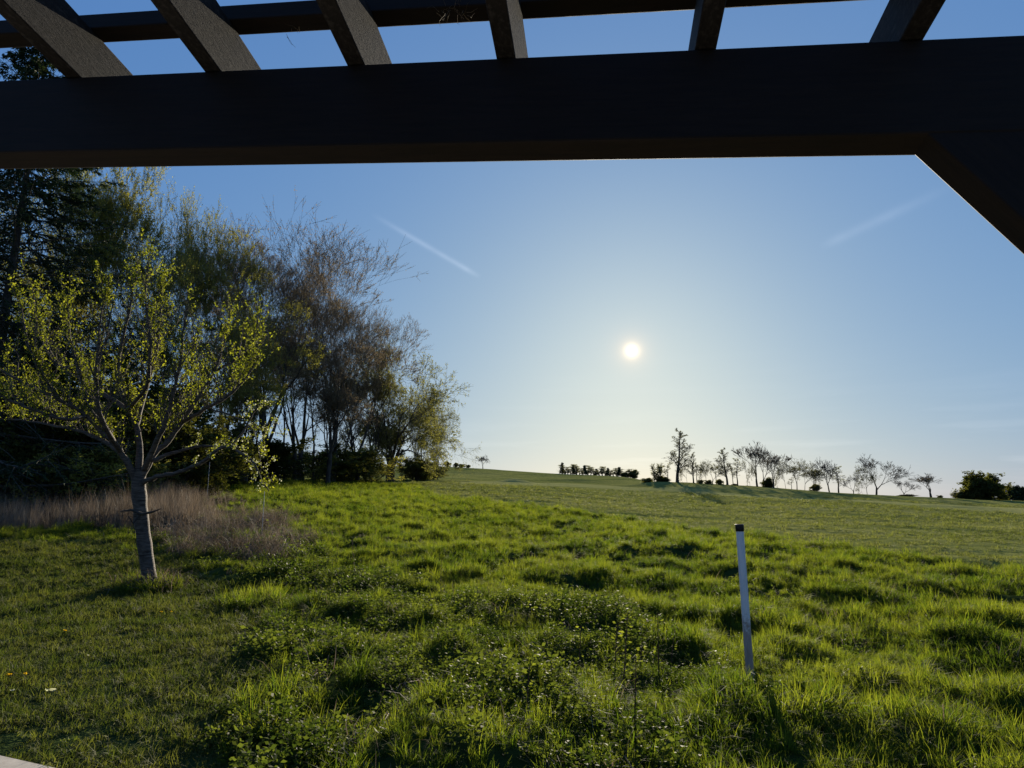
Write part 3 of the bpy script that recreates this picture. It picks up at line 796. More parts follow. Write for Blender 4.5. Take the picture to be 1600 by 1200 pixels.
def fork_parts(seed, H=20, stems=1, flare=.2, levels=9, kids=2.35, ang=24, av=8, ratio=.80, L0=.22, tr=.25, up=.07, wig=.10, leafn=1.0, leafs=.1, tw=.009, droop=0.0, side=.25):
    """crown built by repeated forking: even path lengths give a rounded, finely divided outline"""
    rng = np.random.default_rng(seed)
    P = np.stack([rng.normal(0, .3 * (stems > 1), stems), rng.normal(0, .3 * (stems > 1), stems), np.full(stems, -.3)], 1)
    az = np.arange(stems) * 6.283 / stems + rng.random()
    D = np.stack([np.cos(az) * flare * (stems > 1), np.sin(az) * flare * (stems > 1), np.ones(stems)], 1)
    Ln = H * L0 * rng.uniform(.75, 1.2, stems); Rd = np.full(stems, tr)
    trunk, br, lv = [], [], []
    for lev in range(levels + 1):
        big = lev < 4; n = 4 if lev == 0 else (3 if big else (2 if lev < levels - 2 else 1))
        upl = up if lev < levels - 2 else up - droop
        pts, rad = grow(P, D, Ln, Rd, n, wig * (.5 if lev < 2 else 1), upl, rng, .72)
        if lev == 0: rad[:, 0] *= 1.4
        (trunk if big else br).append(tubes(pts, rad, 8 if lev < 2 else (5 if big else 3)))
        if lev >= levels - 1 and leafn:
            k = max(1, int(round(leafn * (2 if lev == levels else 1)))); t = rng.random((len(pts), k)); q, T, _ = along(pts, rad, t)
            lv.append(leaves(q.reshape(-1, 3) + rng.normal(0, leafs * .5, (q.size // 3, 3)), leafs, rng, 0, .6, up=.2, var=.5))
        if lev == levels: break
        m_ = rng.poisson(kids - 2, len(pts)).clip(0, 1) + 2
        if lev > 2: m_ = m_ - (rng.random(len(pts)) < .06) * 1
        idx = np.repeat(np.arange(len(pts)), m_)
        first = np.r_[True, idx[1:] != idx[:-1]]
        t = np.where(rng.random(len(idx)) < side, rng.uniform(.35, .95, len(idx)), 1.0); t[first] = 1.0
        pp, T, rr = along(pts[idx], rad[idx], t)
        q = rng.normal(0, 1, T.shape); q = norm(q - (q * T).sum(-1, keepdims=True) * T)
        # paired children bend to opposite sides
        alt = np.where(first[:, None], 1, -1); qq = q.copy(); w0 = np.maximum.accumulate(np.where(first, np.arange(len(idx)), 0)); qq = norm(q * .45 + alt * q[w0])
        a = np.radians(np.abs(ang + rng.normal(0, av, len(idx))))[:, None]; a = np.where(first[:, None], a * .75, a * 1.15)
        D = T * np.cos(a) + qq * np.sin(a); P = pp
        Ln = Ln[idx] * ratio * rng.uniform(.75, 1.2, len(idx)); Rd = np.maximum(rr * np.where(first, .82, .66), tw)
    return trunk, br, lv

class Kind:
    def __init__(s, name, tm, bm, lm, **kw):
        t, b, l = fork_parts(**kw) if 'levels' in kw else tree_parts(**kw)
        s.H = kw.get('H', 20); s.name = name
        s.t = mesh_from(name + '_trunk', t, [tm]); s.b = mesh_from(name + '_branches', b, [bm], False)
        s.l = mesh_from(name + '_crown', l, [lm], False) if l else None
        V = np.concatenate([q[0] for q in b]); s.w = np.percentile(np.abs(V[:, 0]), 97) * 2; s.top = np.percentile(V[:, 2], 99.6)
    def put(s, x, y, ht, wid, label, rz=0, cat='tree', group=None):
        sc = (wid / s.w, wid / s.w, ht / s.top)
        r = root(s.name, x, y, label, cat, group, rz, sc)
        obj('trunk', s.t, r); obj('branches', s.b, r)
        if s.l: obj('crown', s.l, r)
        return r
    def at(s, px, D, top, wpx, label, rz=0, **kw):
        x, y = place(px, D); tp = C0 + ray(px, top) / ray(px, top)[1] * D
        return s.put(x, y, float(tp[2]) - z1(x, y), wpx / F * D, label, rz, **kw)

poplar = Kind('budding_poplar', M['bark'], M['twigred'], M['bud'], seed=1, levels=10, H=24, stems=2, flare=.10, kids=2.45, ang=19, ratio=.81, L0=.24, tr=.36, up=.10, leafn=2, leafs=.11, tw=.011, droop=.03)
poplar2 = Kind('budding_poplar', M['bark'], M['twigred'], M['bud'], seed=2, levels=10, H=22, stems=3, flare=.22, kids=2.35, ang=20, ratio=.81, L0=.22, tr=.28, up=.08, leafn=2, leafs=.11, tw=.011, droop=.03)
olive = Kind('leafing_tree', M['bark'], M['twigpale'], M['olive_leaf'], seed=3, levels=10, H=21, kids=2.5, ang=20, ratio=.81, L0=.24, tr=.34, up=.08, leafn=5, leafs=.13, tw=.010, side=.35)
olive2 = Kind('leafing_tree', M['bark'], M['twigpale'], M['olive_leaf'], seed=4, levels=9, H=20, stems=3, flare=.16, kids=2.5, ang=20, ratio=.81, L0=.24, tr=.24, up=.10, leafn=4, leafs=.13, tw=.010)
willow = Kind('willow', M['bark'], M['twigpale'], M['green_leaf'], seed=5, levels=9, H=13, stems=3, flare=.22, kids=2.5, ang=27, ratio=.84, L0=.17, tr=.34, up=.03, leafn=2, leafs=.13, tw=.011, wig=.16, droop=.05, side=.3)
willow2 = Kind('willow', M['bark'], M['twigpale'], M['green_leaf'], seed=6, levels=9, H=12, stems=4, flare=.3, kids=2.35, ang=25, ratio=.84, L0=.17, tr=.22, up=.05, leafn=2, leafs=.13, tw=.011, wig=.16, droop=.05, side=.3)
brown = Kind('bare_tree', M['bark'], M['twigred'], M['bud'], seed=7, levels=10, H=18, kids=2.4, ang=21, ratio=.81, L0=.26, tr=.26, up=.09, leafn=2, leafs=.10, tw=.011, droop=.03)
shrub = Kind('shrub', M['bark'], M['twig'], M['dark_leaf'], seed=8, H=5, tr=.06, k=(9, 6, 5), lens=(.5, .5, .5), ang=(50, 45, 45), up=(.05, .05, .0), leafn=9, leafs=.17, l0=.03, tw=.007, fall=.3, stems=7, flare=.38)
shrub2 = Kind('shrub', M['bark'], M['twigpale'], M['olive_leaf'], seed=9, H=5, tr=.05, k=(9, 6, 5), lens=(.45, .5, .5), ang=(45, 45, 45), up=(.08, .05, .0), leafn=5, leafs=.13, l0=.05, tw=.008, fall=.3, stems=7, flare=.3)

W_ = 'trees of the wood at the left'
for kd_, px, D, top, wp, lab, rz in (
    (olive, 150, 42, 228, 260, 'tall yellowish green tree rising behind the spruce under the beam', .3),
    (olive2, 60, 46, 300, 260, 'leafing tree standing deep in the wood behind the spruce', 1.2),
    (olive2, 225, 46, 305, 190, 'slender olive tree between the yellowish tree and the airy one', 2.0),
    (olive, 292, 50, 320, 190, 'airy olive green tree whose rounded top shows left of the budding poplar', 4.1),
    (poplar2, 350, 60, 362, 210, 'budding tree half hidden behind the left side of the big poplar', .8),
    (poplar, 412, 58, 345, 240, 'largest budding poplar with reddish twigs reaching highest into the sky', 1.0),
    (poplar2, 468, 64, 385, 190, 'budding many stemmed tree leaning out on the right side of the big poplar', 2.6),
    (olive2, 385, 52, 470, 170, 'low olive green tree in front of the big poplar trunk', 3.3),
    (poplar, 522, 68, 430, 150, 'rightmost budding poplar, lower than the big one', 2.7),
    (brown, 515, 64, 520, 150, 'low brownish bare tree under the rightmost poplar', .5),
    (brown, 560, 74, 500, 125, 'bare reddish tree between the budding poplars and the willows', 2.2),
    (willow2, 585, 79, 532, 140, 'pale green willow with the tallest top of the willows', 1.5),
    (willow, 615, 84, 578, 150, 'three stemmed willow standing free at the corner of the wood', .2),
    (willow2, 652, 96, 602, 105, 'pale willow at the right end of the wood', 3.9),
    (willow2, 684, 104, 645, 55, 'small bushy willow rightmost at the foot of the wood', .9)):
    kd_.at(px, D, top, wp, lab, rz, group=W_)
for i, (px, D, top, wp, rz, kk, lab) in enumerate((
    (-60, 36, 560, 240, .4, shrub, 'dark shrub at the left picture edge behind the reeds'),
    (40, 38, 540, 220, 1.4, shrub, 'dark rounded shrub below the spruce'),
    (130, 36, 610, 190, 2.2, shrub, 'dark shrub behind the reeds left of the fruit tree trunk'),
    (200, 42, 570, 200, 3.1, shrub, 'tall dark shrub directly behind the fruit tree fork'),
    (270, 40, 640, 170, 4.4, shrub, 'dark shrub right behind the fruit tree trunk'),
    (310, 47, 650, 150, 5.0, shrub, 'dark shrub behind the drooping blossom branch'),
    (110, 34, 680, 150, .9, shrub2, 'olive twiggy shrub rising just over the reeds at the left'),
    (215, 36, 690, 110, 2.5, shrub2, 'small olive shrub just over the reeds beside the trunk'),
    (365, 56, 672, 150, .1, shrub, 'dark undergrowth bush at the near foot of the big poplar'),
    (425, 60, 690, 140, 1.1, shrub, 'dark undergrowth bush below the budding poplars'),
    (480, 66, 695, 120, 2.0, shrub2, 'olive undergrowth bush below the leaning budding tree'),
    (530, 72, 695, 120, 3.0, shrub, 'dark undergrowth bush under the bare trees'),
    (575, 77, 700, 90, 4.0, shrub2, 'olive undergrowth bush left of the free standing willow'),
    (650, 94, 712, 60, 5.0, shrub, 'low dark bush under the pale willow'),
    (678, 103, 722, 60, .6, shrub, 'lowest dark bush at the right end of the wood'))):
    kk.at(px, D, top, wp, lab, rz, cat='shrub', group='undergrowth of the wood')
# slim trunks between the big trees
slim = Kind('young_tree', M['bark'], M['twig'], M['bud'], seed=14, H=14, tr=.13, k=(14, 6, 5), lens=(.22, .4, .4), ang=(40, 40, 42), up=(.14, .08, .04), leafn=1, leafs=.10, l0=.35, tw=.010, fall=.3)
for px, D, top, rz in ((350, 57, 560, 0), (378, 61, 520, 1), (400, 59, 540, 2), (447, 62, 540, 3), (463, 64, 560, 4), (492, 66, 560, 5), (520, 70, 580, 6), (538, 70, 600, 1.7), (340, 64, 500, 2.5), (560, 75, 610, 3.5)):
    slim.at(px, D, top, 60, 'slim dark trunked young tree in the wood among the budding trees', rz, group='young trees filling the wood')

# spruce
def spruce(seed, H, Rm, mats):
    rng = np.random.default_rng(seed)
    p0, r0_ = grow(np.array([[0, 0, -.3]]), np.array([[0., 0, 1]]), np.array([H]), np.array([.32]), 14, .01, 0, rng, .06)
    nb = 230; t = np.sqrt(rng.random(nb)) if False else np.linspace(.06, .985, nb) ** .95
    q, T, rr = along(np.repeat(p0, 1, 0), r0_, t[None]); q = q[0]; rr = rr[0]
    az = np.arange(nb) * 2.4 + rng.normal(0, .3, nb)
    Ln = Rm * (1.02 - t) ** .8 * rng.uniform(.7, 1.15, nb)
    D = np.stack([np.cos(az), np.sin(az), .25 - .45 * (1 - t) + rng.normal(0, .08, nb)], 1)
    p1, r1 = grow(q, D, Ln, np.maximum(rr * .3, .02), 6, .03, .04, rng, .2)
    a = spawn(p1, r1, Ln, 13, .12, 1, 55, 8, .5, .32, .45, rng, .008)
    D2 = a[1] * np.array([1, 1, .25]) + np.array([0, 0, -.22])
    p2, r2 = grow(a[0], D2, a[2], a[3], 3, .05, -.05, rng, .4)
    k = 22; t2 = rng.random((len(p2), k)); s, T2, _ = along(p2, r2, t2); s = s.reshape(-1, 3); T2 = T2.reshape(-1, 3)
    dd = T2 + rng.normal(0, .55, T2.shape) + np.array([0, 0, -.25])
    return [tubes(p0, r0_, 8)], [tubes(p1, r1, 4), tubes(p2, r2, 3)], [leaves(s, .26, rng, 0, .22, dirs=dd)]
t_, b_, l_ = spruce(21, 28, 8.2, None)
x, y = place(-25, 33)
r = root('spruce', x, y, 'tall dark spruce at the left edge, its top above the pergola beam', 'tree', None)
obj('trunk', mesh_from('trunk', t_, [M['bark']]), r); obj('branches', mesh_from('branches', b_, [M['twig']], False), r)
obj('crown', mesh_from('crown', l_, [M['needle']], False), r)

# rook nests in the wood
for px, py, D, lab in ((475, 548, 64, 'dark twig nest leftmost of the nests high in the budding trees'), (512, 573, 67, 'dark twig nest lower right of the leftmost nest'), (557, 546, 70, 'dark twig nest rightmost, in the top of the bare tree')):
    c = C0 + ray(px, py) / ray(px, py)[1] * D; rng = np.random.default_rng(px)
    n = 130; P = c + rng.normal(0, .13, (n, 3)) * np.array([1.2, 1.2, .7])
    pts, rad = grow(P, rng.normal(0, 1, (n, 3)) * np.array([1, 1, .3]), np.full(n, .38), np.full(n, .012), 2, .2, 0, rng)
    tag(obj('nest', mesh_from('nest', [tubes(pts - c, rad, 3)], [M['twig']]), None, tuple(c)), lab, 'nest', 'nests in the wood')

# ---- fruit tree, main limbs laid out by hand
def fruit_tree():
    rng = np.random.default_rng(77)
    g = ground_at(232, 922); D = g[1]; gz = z1(*g)
    def w(px, py, dy=0):
        r = ray(px, py); return C0 + r / r[1] * (D + dy)
    limbs = [  # control points (px, py, depth offset), start radius, end radius
        ([(236, 930, 0), (230, 880, 0), (222, 820, 0), (217, 765, 0), (217, 735, 0)], .125, .115),
        ([(214, 760, 0), (205, 735, -.1), (188, 705, -.2), (165, 680, -.3), (135, 650, -.4), (95, 625, -.6), (40, 600, -.9), (-30, 560, -1.2)], .065, .016),
        ([(216, 745, 0), (218, 700, .1), (213, 665, .2), (200, 635, .2), (185, 600, .3), (190, 540, .3), (205, 470, .2), (215, 410, .1)], .070, .010),
        ([(222, 745, 0), (240, 710, .1), (262, 690, .2), (285, 660, .3), (310, 620, .4), (335, 580, .5), (352, 530, .5), (360, 480, .5)], .065, .010),
        ([(225, 735, 0), (245, 690, -.3), (262, 650, -.5), (275, 600, -.7), (285, 540, -.8), (290, 480, -.9)], .06, .010),
        ([(222, 755, 0), (245, 745, -.2), (280, 738, -.4), (320, 720, -.6), (345, 700, -.7), (372, 705, -.8), (396, 722, -.8), (410, 752, -.8), (420, 768, -.8)], .05, .008),
        ([(235, 720, 0), (270, 708, .3), (315, 697, .4), (350, 698, .5), (385, 700, .6)], .045, .008),
        ([(190, 708, -.2), (165, 690, .3), (120, 672, .7), (60, 660, 1.0), (10, 655, 1.2)], .05, .010),
        ([(165, 680, -.3), (150, 640, -.1), (125, 590, 0), (110, 530, .1), (105, 470, .1)], .05, .010),
        ([(205, 645, .2), (170, 620, .5), (140, 600, .7), (90, 570, .9), (60, 520, 1.0), (50, 450, 1.0)], .05, .010),
        ([(213, 665, .2), (225, 620, .6), (240, 570, .9), (250, 500, 1.0), (252, 440, 1.0)], .05, .010),
        ([(285, 660, .3), (320, 640, .0), (355, 620, -.2), (385, 590, -.3), (400, 560, -.3)], .04, .008),
        ([(95, 625, -.6), (70, 590, -.8), (45, 540, -1.0), (30, 470, -1.0)], .035, .008),
        ([(188, 705, -.2), (160, 660, -.9), (150, 600, -1.3), (155, 530, -1.5), (160, 460, -1.5)], .05, .008),
        ([(120, 672, .7), (80, 640, 1.3), (20, 620, 1.6), (-40, 600, 1.8)], .03, .008),
        ([(360, 700, -.7), (385, 665, -.9), (400, 640, -1.0), (412, 630, -1.1), (425, 650, -1.2), (432, 680, -1.2)], .018, .004),
        ([(330, 640, -.1), (365, 650, -.4), (392, 668, -.6), (405, 700, -.7), (408, 735, -.7)], .018, .004),
        ([(335, 580, .5), (370, 560, .4), (395, 530, .3), (405, 490, .3)], .03, .006),
        ([(200, 640, .2), (230, 600, -.4), (235, 540, -.7), (228, 470, -.8), (232, 400, -.8)], .04, .008),
        ([(135, 650, -.4), (100, 655, -1.0), (50, 640, -1.4), (0, 620, -1.6), (-50, 600, -1.7)], .035, .008),
        ([(262, 690, .2), (290, 640, .9), (300, 580, 1.2), (310, 520, 1.3)], .04, .008),
    ]
    trunk, shootsP, shootsD, shootsL = [], [], [], []
    allp = []
    for li_, (cp_, ra, rb) in enumerate(limbs):
        c = np.array([w(*q) for q in cp_])
        n = 4 * (len(c) - 1); t = np.linspace(0, len(c) - 1, n + 1)
        # Catmull-Rom
        i = np.clip(t.astype(int), 0, len(c) - 2); f = (t - i)[:, None]
        g0 = c[np.maximum(i - 1, 0)]; g1 = c[i]; g2 = c[i + 1]; g3 = c[np.minimum(i + 2, len(c) - 1)]
        p_ = .5 * ((2 * g1) + (-g0 + g2) * f + (2 * g0 - 5 * g1 + 4 * g2 - g3) * f ** 2 + (-g0 + 3 * g1 - 3 * g2 + g3) * f ** 3)
        p_ += rng.normal(0, .008, p_.shape) * (li_ > 0)
        rr = np.linspace(ra, rb, n + 1) * rng.uniform(.94, 1.06, n + 1)
        if li_ == 0:
            rr[0] = .24; rr[1] = .16; rr[2] = .135; rr[-6:-3] *= 1.08
        trunk.append(tubes(p_[None], rr[None], 12 if li_ == 0 else 8))
        allp.append((p_[None], rr[None], li_))
    stemsets, LP, LS = [], [], []
    tw = []
    for p_, rr, li_ in allp[1:]:
        L_ = float(np.linalg.norm(np.diff(p_[0], axis=0), axis=1).sum())
        low = li_ in (5, 6, 15, 16)
        nk = int(L_ * (4 if low else 10))
        a = spawn(p_, rr, np.array([1.0]), nk, .22 if not low else .3, 1, 55, 18, .5, .62 if not low else .3, .25, rng, .006)
        Dd = a[1] + np.array([0, 0, 1.1 if not low else .4])
        p2, r2 = grow(a[0], Dd, a[2] * rng.uniform(.7, 1.6, len(a[2])), np.minimum(a[3], .014), 6, .09, .16 if not low else 0.02, rng, .3)
        tw.append((p2, r2)); 
        l2 = np.linalg.norm(np.diff(p2, axis=1), axis=2).sum(1)
        b = spawn(p2, r2, l2, 5, .08, .9, 58, 18, .6, .5, .3, rng, .004)
        p3, r3 = grow(b[0], b[1] + np.array([0, 0, .25]), b[2], b[3], 4, .16, .05 if not low else -.03, rng, .4)
        tw.append((p3, r3))
        for pp, r_, kk in ((p2, r2, 30), (p3, r3, 10)):
            if low: kk = int(kk * .5)
            t = .12 + .88 * rng.random((len(pp), kk)); q, T, _ = along(pp, r_, t)
            (LP if not low else LS).append(q.reshape(-1, 3))
    br = [tubes(a, b, 4) for a, b in tw]
    LP = np.concatenate(LP); LP = LP + rng.normal(0, .016, LP.shape)
    LP = LP[rng.random(len(LP)) < np.clip(-.15 + 1.6 * vnoise(LP[:, 0] * 3.2, LP[:, 2] * 2.5 + LP[:, 1] * 3, 31), 0, 1)]
    LS = np.concatenate(LS); LS = LS + rng.normal(0, .02, LS.shape)
    lf = [leaves(LP, .038, rng, 0, .6, up=.5, var=.6), leaves(LS, .034, rng, 0, .6, var=.6)]
    # blossom clusters on the low right branches
    cc = LS[rng.random(len(LS)) < .12]
    bl = []
    for _ in range(4): bl.append(leaves(cc + rng.normal(0, .018, cc.shape), .026, rng, 0, .9))
    o = root('fruit_tree', g[0], g[1], 'fruit tree with fresh yellowish green leaves on the lawn, trunk banded silvery', 'tree', None, z=gz + .05)
    org = np.array([g[0], g[1], gz])
    sub = lambda ps: [(v - org, f_, m_) for v, f_, m_ in ps]
    obj('trunk', mesh_from('trunk', sub(trunk), [M['barkcherry']]), o)
    obj('branches', mesh_from('branches', sub(br), [M['twig']]), o)
    obj('crown', mesh_from('crown', sub(lf), [M['fruit_leaf']], False), o)
    obj('blossom', mesh_from('blossom', sub(bl), [M['blossom']], False), o)
    # old forked stub across the trunk
    pts = np.array([[w(188, 799, -.25), w(205, 797, -.22), w(222, 803, -.2), w(238, 800, -.22), w(251, 795, -.3)], [w(222, 803, -.16), w(214, 810, -.2), w(208, 818, -.24), w(204, 812, -.3), w(200, 806, -.34)]])
    obj('stub_branch', mesh_from('stub_branch', sub([tubes(pts, np.array([[.010, .02, .028, .02, .006], [.02, .018, .014, .01, .005]]), 7)]), [M['bark']]), o)
    return g, gz
fg, fgz = fruit_tree()
# wild growth round the trunk foot
rng = np.random.default_rng(8); n = 130
a = rng.random(n) * 6.28; rr = .14 + .36 * rng.random(n)
scatter('trunk_foot_growth', [tuft[2], tuss[1], bk[2], lit[0]], fg[0] + np.cos(a) * rr, fg[1] - .1 + np.sin(a) * rr, a, rng.uniform(.6, 1.15, n), rng.choice([0, 1, 1, 0, 1, 2, 3, 3], n), 'uncut grass and grey dry stems around the foot of the fruit tree', 'grass', .2, 12)

# ------------------------------------------------------------------ tall weed stalks
def stalk(px, pb, pt, lean, seed, label, reddish=True, leafy=1.0):
    g = ground_at(px, pb); gz = z1(*g); rng = np.random.default_rng(seed)
    tp = C0 + ray(px + lean, pt) / ray(px + lean, pt)[1] * g[1]
    H = float(tp[2]) - gz
    o = root('weed_stalk', g[0], g[1], label, 'weed', 'tall stalks standing in the weeds', z=gz + .03)
    dx = (tp[0] - g[0]) / H
    p0, r0_ = grow(np.array([[0, 0, 0.]]), np.array([[dx, 0, 1.0]]), np.array([H * 1.01]), np.array([.0065]), 8, .03, 0.02, rng, .5)
    obj('stem', mesh_from('stem', [tubes(p0, r0_, 6)], [M['stemred']]), o)
    n = int(22 * leafy); t = .15 + .85 * rng.random((1, n)); q, T, _ = along(p0, r0_, t); q = q[0]
    a = rng.random(n) * 6.28; d = np.stack([np.cos(a), np.sin(a), rng.uniform(-.4, .7, n)], 1)
    q2 = q + d * .018
    obj('leaves', mesh_from('leaves', [leaves(q2, .034, rng, 0, .6, dirs=d)], [M['weedlight']], False), o)
M['stemred'] = bark_mat('red_brown_stem', (.06, .028, .02), (.12, .06, .04), 20)
M['weedlight'] = leaf_mat('light_weed_leaf', (.06, .075, .016), (.10, .12, .022), (.16, .18, .035), trans=.5, patch=1.0)
for i, (px, pb, pt, ln, lab, lf) in enumerate((
    (993, 1165, 1018, -2, 'nearest dark weed stalk, standing alone in front of the other stalks', .7),
    (974, 1078, 955, 12, 'tallest reddish weed stalk, leaning right in the middle of the clump', 1.2),
    (1029, 1068, 955, -3, 'dark weed stalk with drooping brown head, rightmost large one', .9),
    (961, 1055, 972, 2, 'straight weed stalk left of the tallest leaning one', 1.1),
    (905, 1055, 975, -3, 'thin weed stalk left of the clump', .6),
    (823, 1128, 1030, 4, 'leafy weed stalk standing at the left of the nettle patch', 1.3),
    (1047, 1042, 988, 2, 'short thin weed stalk at the right end of the clump', .7),
    (1000, 1060, 1000, 3, 'short leafy weed stalk between the two tall ones', 1.4),
    (689, 935, 873, 1, 'thin dead stalk standing alone in bright meadow grass', .4),
    (555, 898, 842, -4, 'thin dark stalk at the end of the broken dry stalks', .4),
    (746, 955, 915, 1, 'short leafy stalk at the left edge of the nettle patch', 1.0))):
    stalk(px, pb, pt, ln, 400 + i, lab, True, lf)

# ------------------------------------------------------------------ flowers and litter on the lawn
def dandelion(px, py, label):
    g = ground_at(px, py); gz = z1(*g); rng = np.random.default_rng(int(px * 7 + py))
    o = root('dandelion', g[0], g[1], label, 'flower', 'dandelions on the lawn', z=gz + .05)
    p0, r0_ = grow(np.array([[0, 0, 0.]]), np.array([[.1, 0, 1.0]]), np.array([.07]), np.array([.002]), 3, .05, 0, rng, .8)
    obj('stem', mesh_from('stem', [tubes(p0, r0_, 5)], [M['weedlight']]), o)
    n = 40; a = rng.random(n) * 6.28; d = np.stack([np.cos(a), np.sin(a), rng.uniform(.1, 1.2, n)], 1)
    obj('flower_head', mesh_from('flower_head', [leaves(np.repeat(p0[0, -1:], n, 0), .02, rng, 0, .3, dirs=d)], [M['yellow']], False), o)
for px, py, lab in ((12, 1070, 'yellow dandelion at the left picture edge above the white petals'), (37, 1068, 'second yellow dandelion just right of the edge one'), (250, 964, 'yellow dandelion below the tree trunk, left one of two'), (266, 964, 'yellow dandelion below the tree trunk, right one of two'), (100, 995, 'yellow dandelion just under the trunk shadow')):
    dandelion(px, py, lab)
def scrap(px, py, s_, label, seed):
    g = ground_at(px, py); gz = z1(*g) + .045; rng = np.random.default_rng(seed)
    nn = 5; X = np.linspace(-1, 1, nn); gx_, gy_ = np.meshgrid(X, X)
    V = np.stack([gx_.ravel() * s_ + rng.normal(0, .1 * s_, nn * nn), gy_.ravel() * s_ * .5, rng.normal(0, .14 * s_, nn * nn) + .25 * s_ * gx_.ravel() ** 2], 1)
    r2 = gx_.ravel() ** 2 + gy_.ravel() ** 2; V[:, :2] *= (1 - .22 * (r2 > 1.5))[:, None]
    i_ = (np.arange(nn - 1)[:, None] * nn + np.arange(nn - 1)[None]).ravel()
    o = obj('paper_scrap', mesh_from('paper_scrap', [(V, np.stack([i_, i_ + 1, i_ + nn + 1, i_ + nn], 1), 0)], [M['blossom']]), None, (g[0], g[1], gz))
    o.rotation_euler = (.35, .1, seed); tag(o, label, 'litter', 'white scraps on the lawn')
scrap(78, 1086, .045, 'largest crumpled white scrap lying on the lawn bottom left', 3)
scrap(18, 1088, .02, 'small white scrap left of the largest one', 1)
scrap(137, 1032, .018, 'small white scrap on the lawn above the largest one', 2)

# ------------------------------------------------------------------ ridge trees
birch = Kind('birch', M['bark'], M['twig'], M['green_leaf'], wig=(.025, .10, .16, .2), seed=31, H=10, tr=.17, k=(24, 9, 7), lens=(.3, .45, .45), ang=(38, 42, 45), up=(.12, .05, .0), leafn=1, leafs=.10, l0=.2, tw=.019, fall=.75)
bare = Kind('bare_ridge_tree', M['bark'], M['twigred'], M['bud'], seed=32, levels=8, H=7, kids=2.5, ang=25, ratio=.82, L0=.26, tr=.17, up=.05, leafn=0, tw=.021, wig=.09)
bare2 = Kind('bare_ridge_tree', M['bark'], M['twigred'], M['bud'], seed=36, levels=8, H=7, kids=2.5, ang=22, ratio=.83, L0=.22, tr=.16, up=.08, leafn=.6, leafs=.09, tw=.021, wig=.09)
dense = Kind('ridge_tree', M['bark'], M['twig'], M['green_leaf'], seed=33, levels=8, H=5.5, kids=2.5, ang=30, ratio=.80, L0=.38, tr=.10, up=.02, leafn=1, leafs=.12, tw=.021, wig=.12)
dense2 = Kind('ridge_tree', M['bark'], M['twig'], M['green_leaf'], seed=37, levels=8, H=5.5, kids=2.5, ang=28, ratio=.80, L0=.36, tr=.10, up=.03, leafn=1, leafs=.11, tw=.021, wig=.12)
thin = Kind('ridge_sapling', M['bark'], M['twig'], M['green_leaf'], wig=(.025, .10, .16, .2), seed=34, H=5, tr=.06, k=(9, 5, 4), lens=(.32, .5, .45), ang=(38, 42, 45), up=(.1, .05, .0), leafn=1, leafs=.14, l0=.35, tw=.016, fall=.6)
bush = Kind('ridge_bush', M['bark'], M['twig'], M['green_leaf'], wig=(.025, .10, .16, .2), seed=35, H=3, tr=.06, k=(7, 6, 5), lens=(.5, .5, .5), ang=(50, 45, 45), up=(.05, .05, .0), leafn=7, leafs=.2, l0=.05, tw=.016, fall=.3, stems=6, flare=.45)
lbush = Kind('leafy_bush', M['bark'], M['twig'], M['dark_leaf'], wig=(.025, .10, .16, .2), seed=38, H=3.5, tr=.07, k=(8, 6, 5), lens=(.55, .5, .5), ang=(50, 45, 45), up=(.05, .02, .0), leafn=8, leafs=.24, l0=.05, tw=.018, fall=.3, stems=6, flare=.5)
airy = Kind('airy_shrub', M['bark'], M['twigpale'], M['green_leaf'], seed=44, H=3, tr=.03, k=(9, 5, 4), lens=(.35, .4, .4), ang=(30, 35, 40), up=(.12, .08, .0), leafn=1, leafs=.1, l0=.1, tw=.012, fall=.5, stems=8, flare=.22)
cone = Kind('dark_fir', M['bark'], M['twig'], M['needle'], wig=(.025, .10, .16, .2), seed=39, H=6, tr=.1, k=(30, 5, 4), lens=(.26, .4, .4), ang=(70, 45, 45), up=(-.02, .0, .0), leafn=5, leafs=.3, l0=.06, tw=.02, fall=.85)
TR = 'trees along the ridge at the right'
D0 = 120
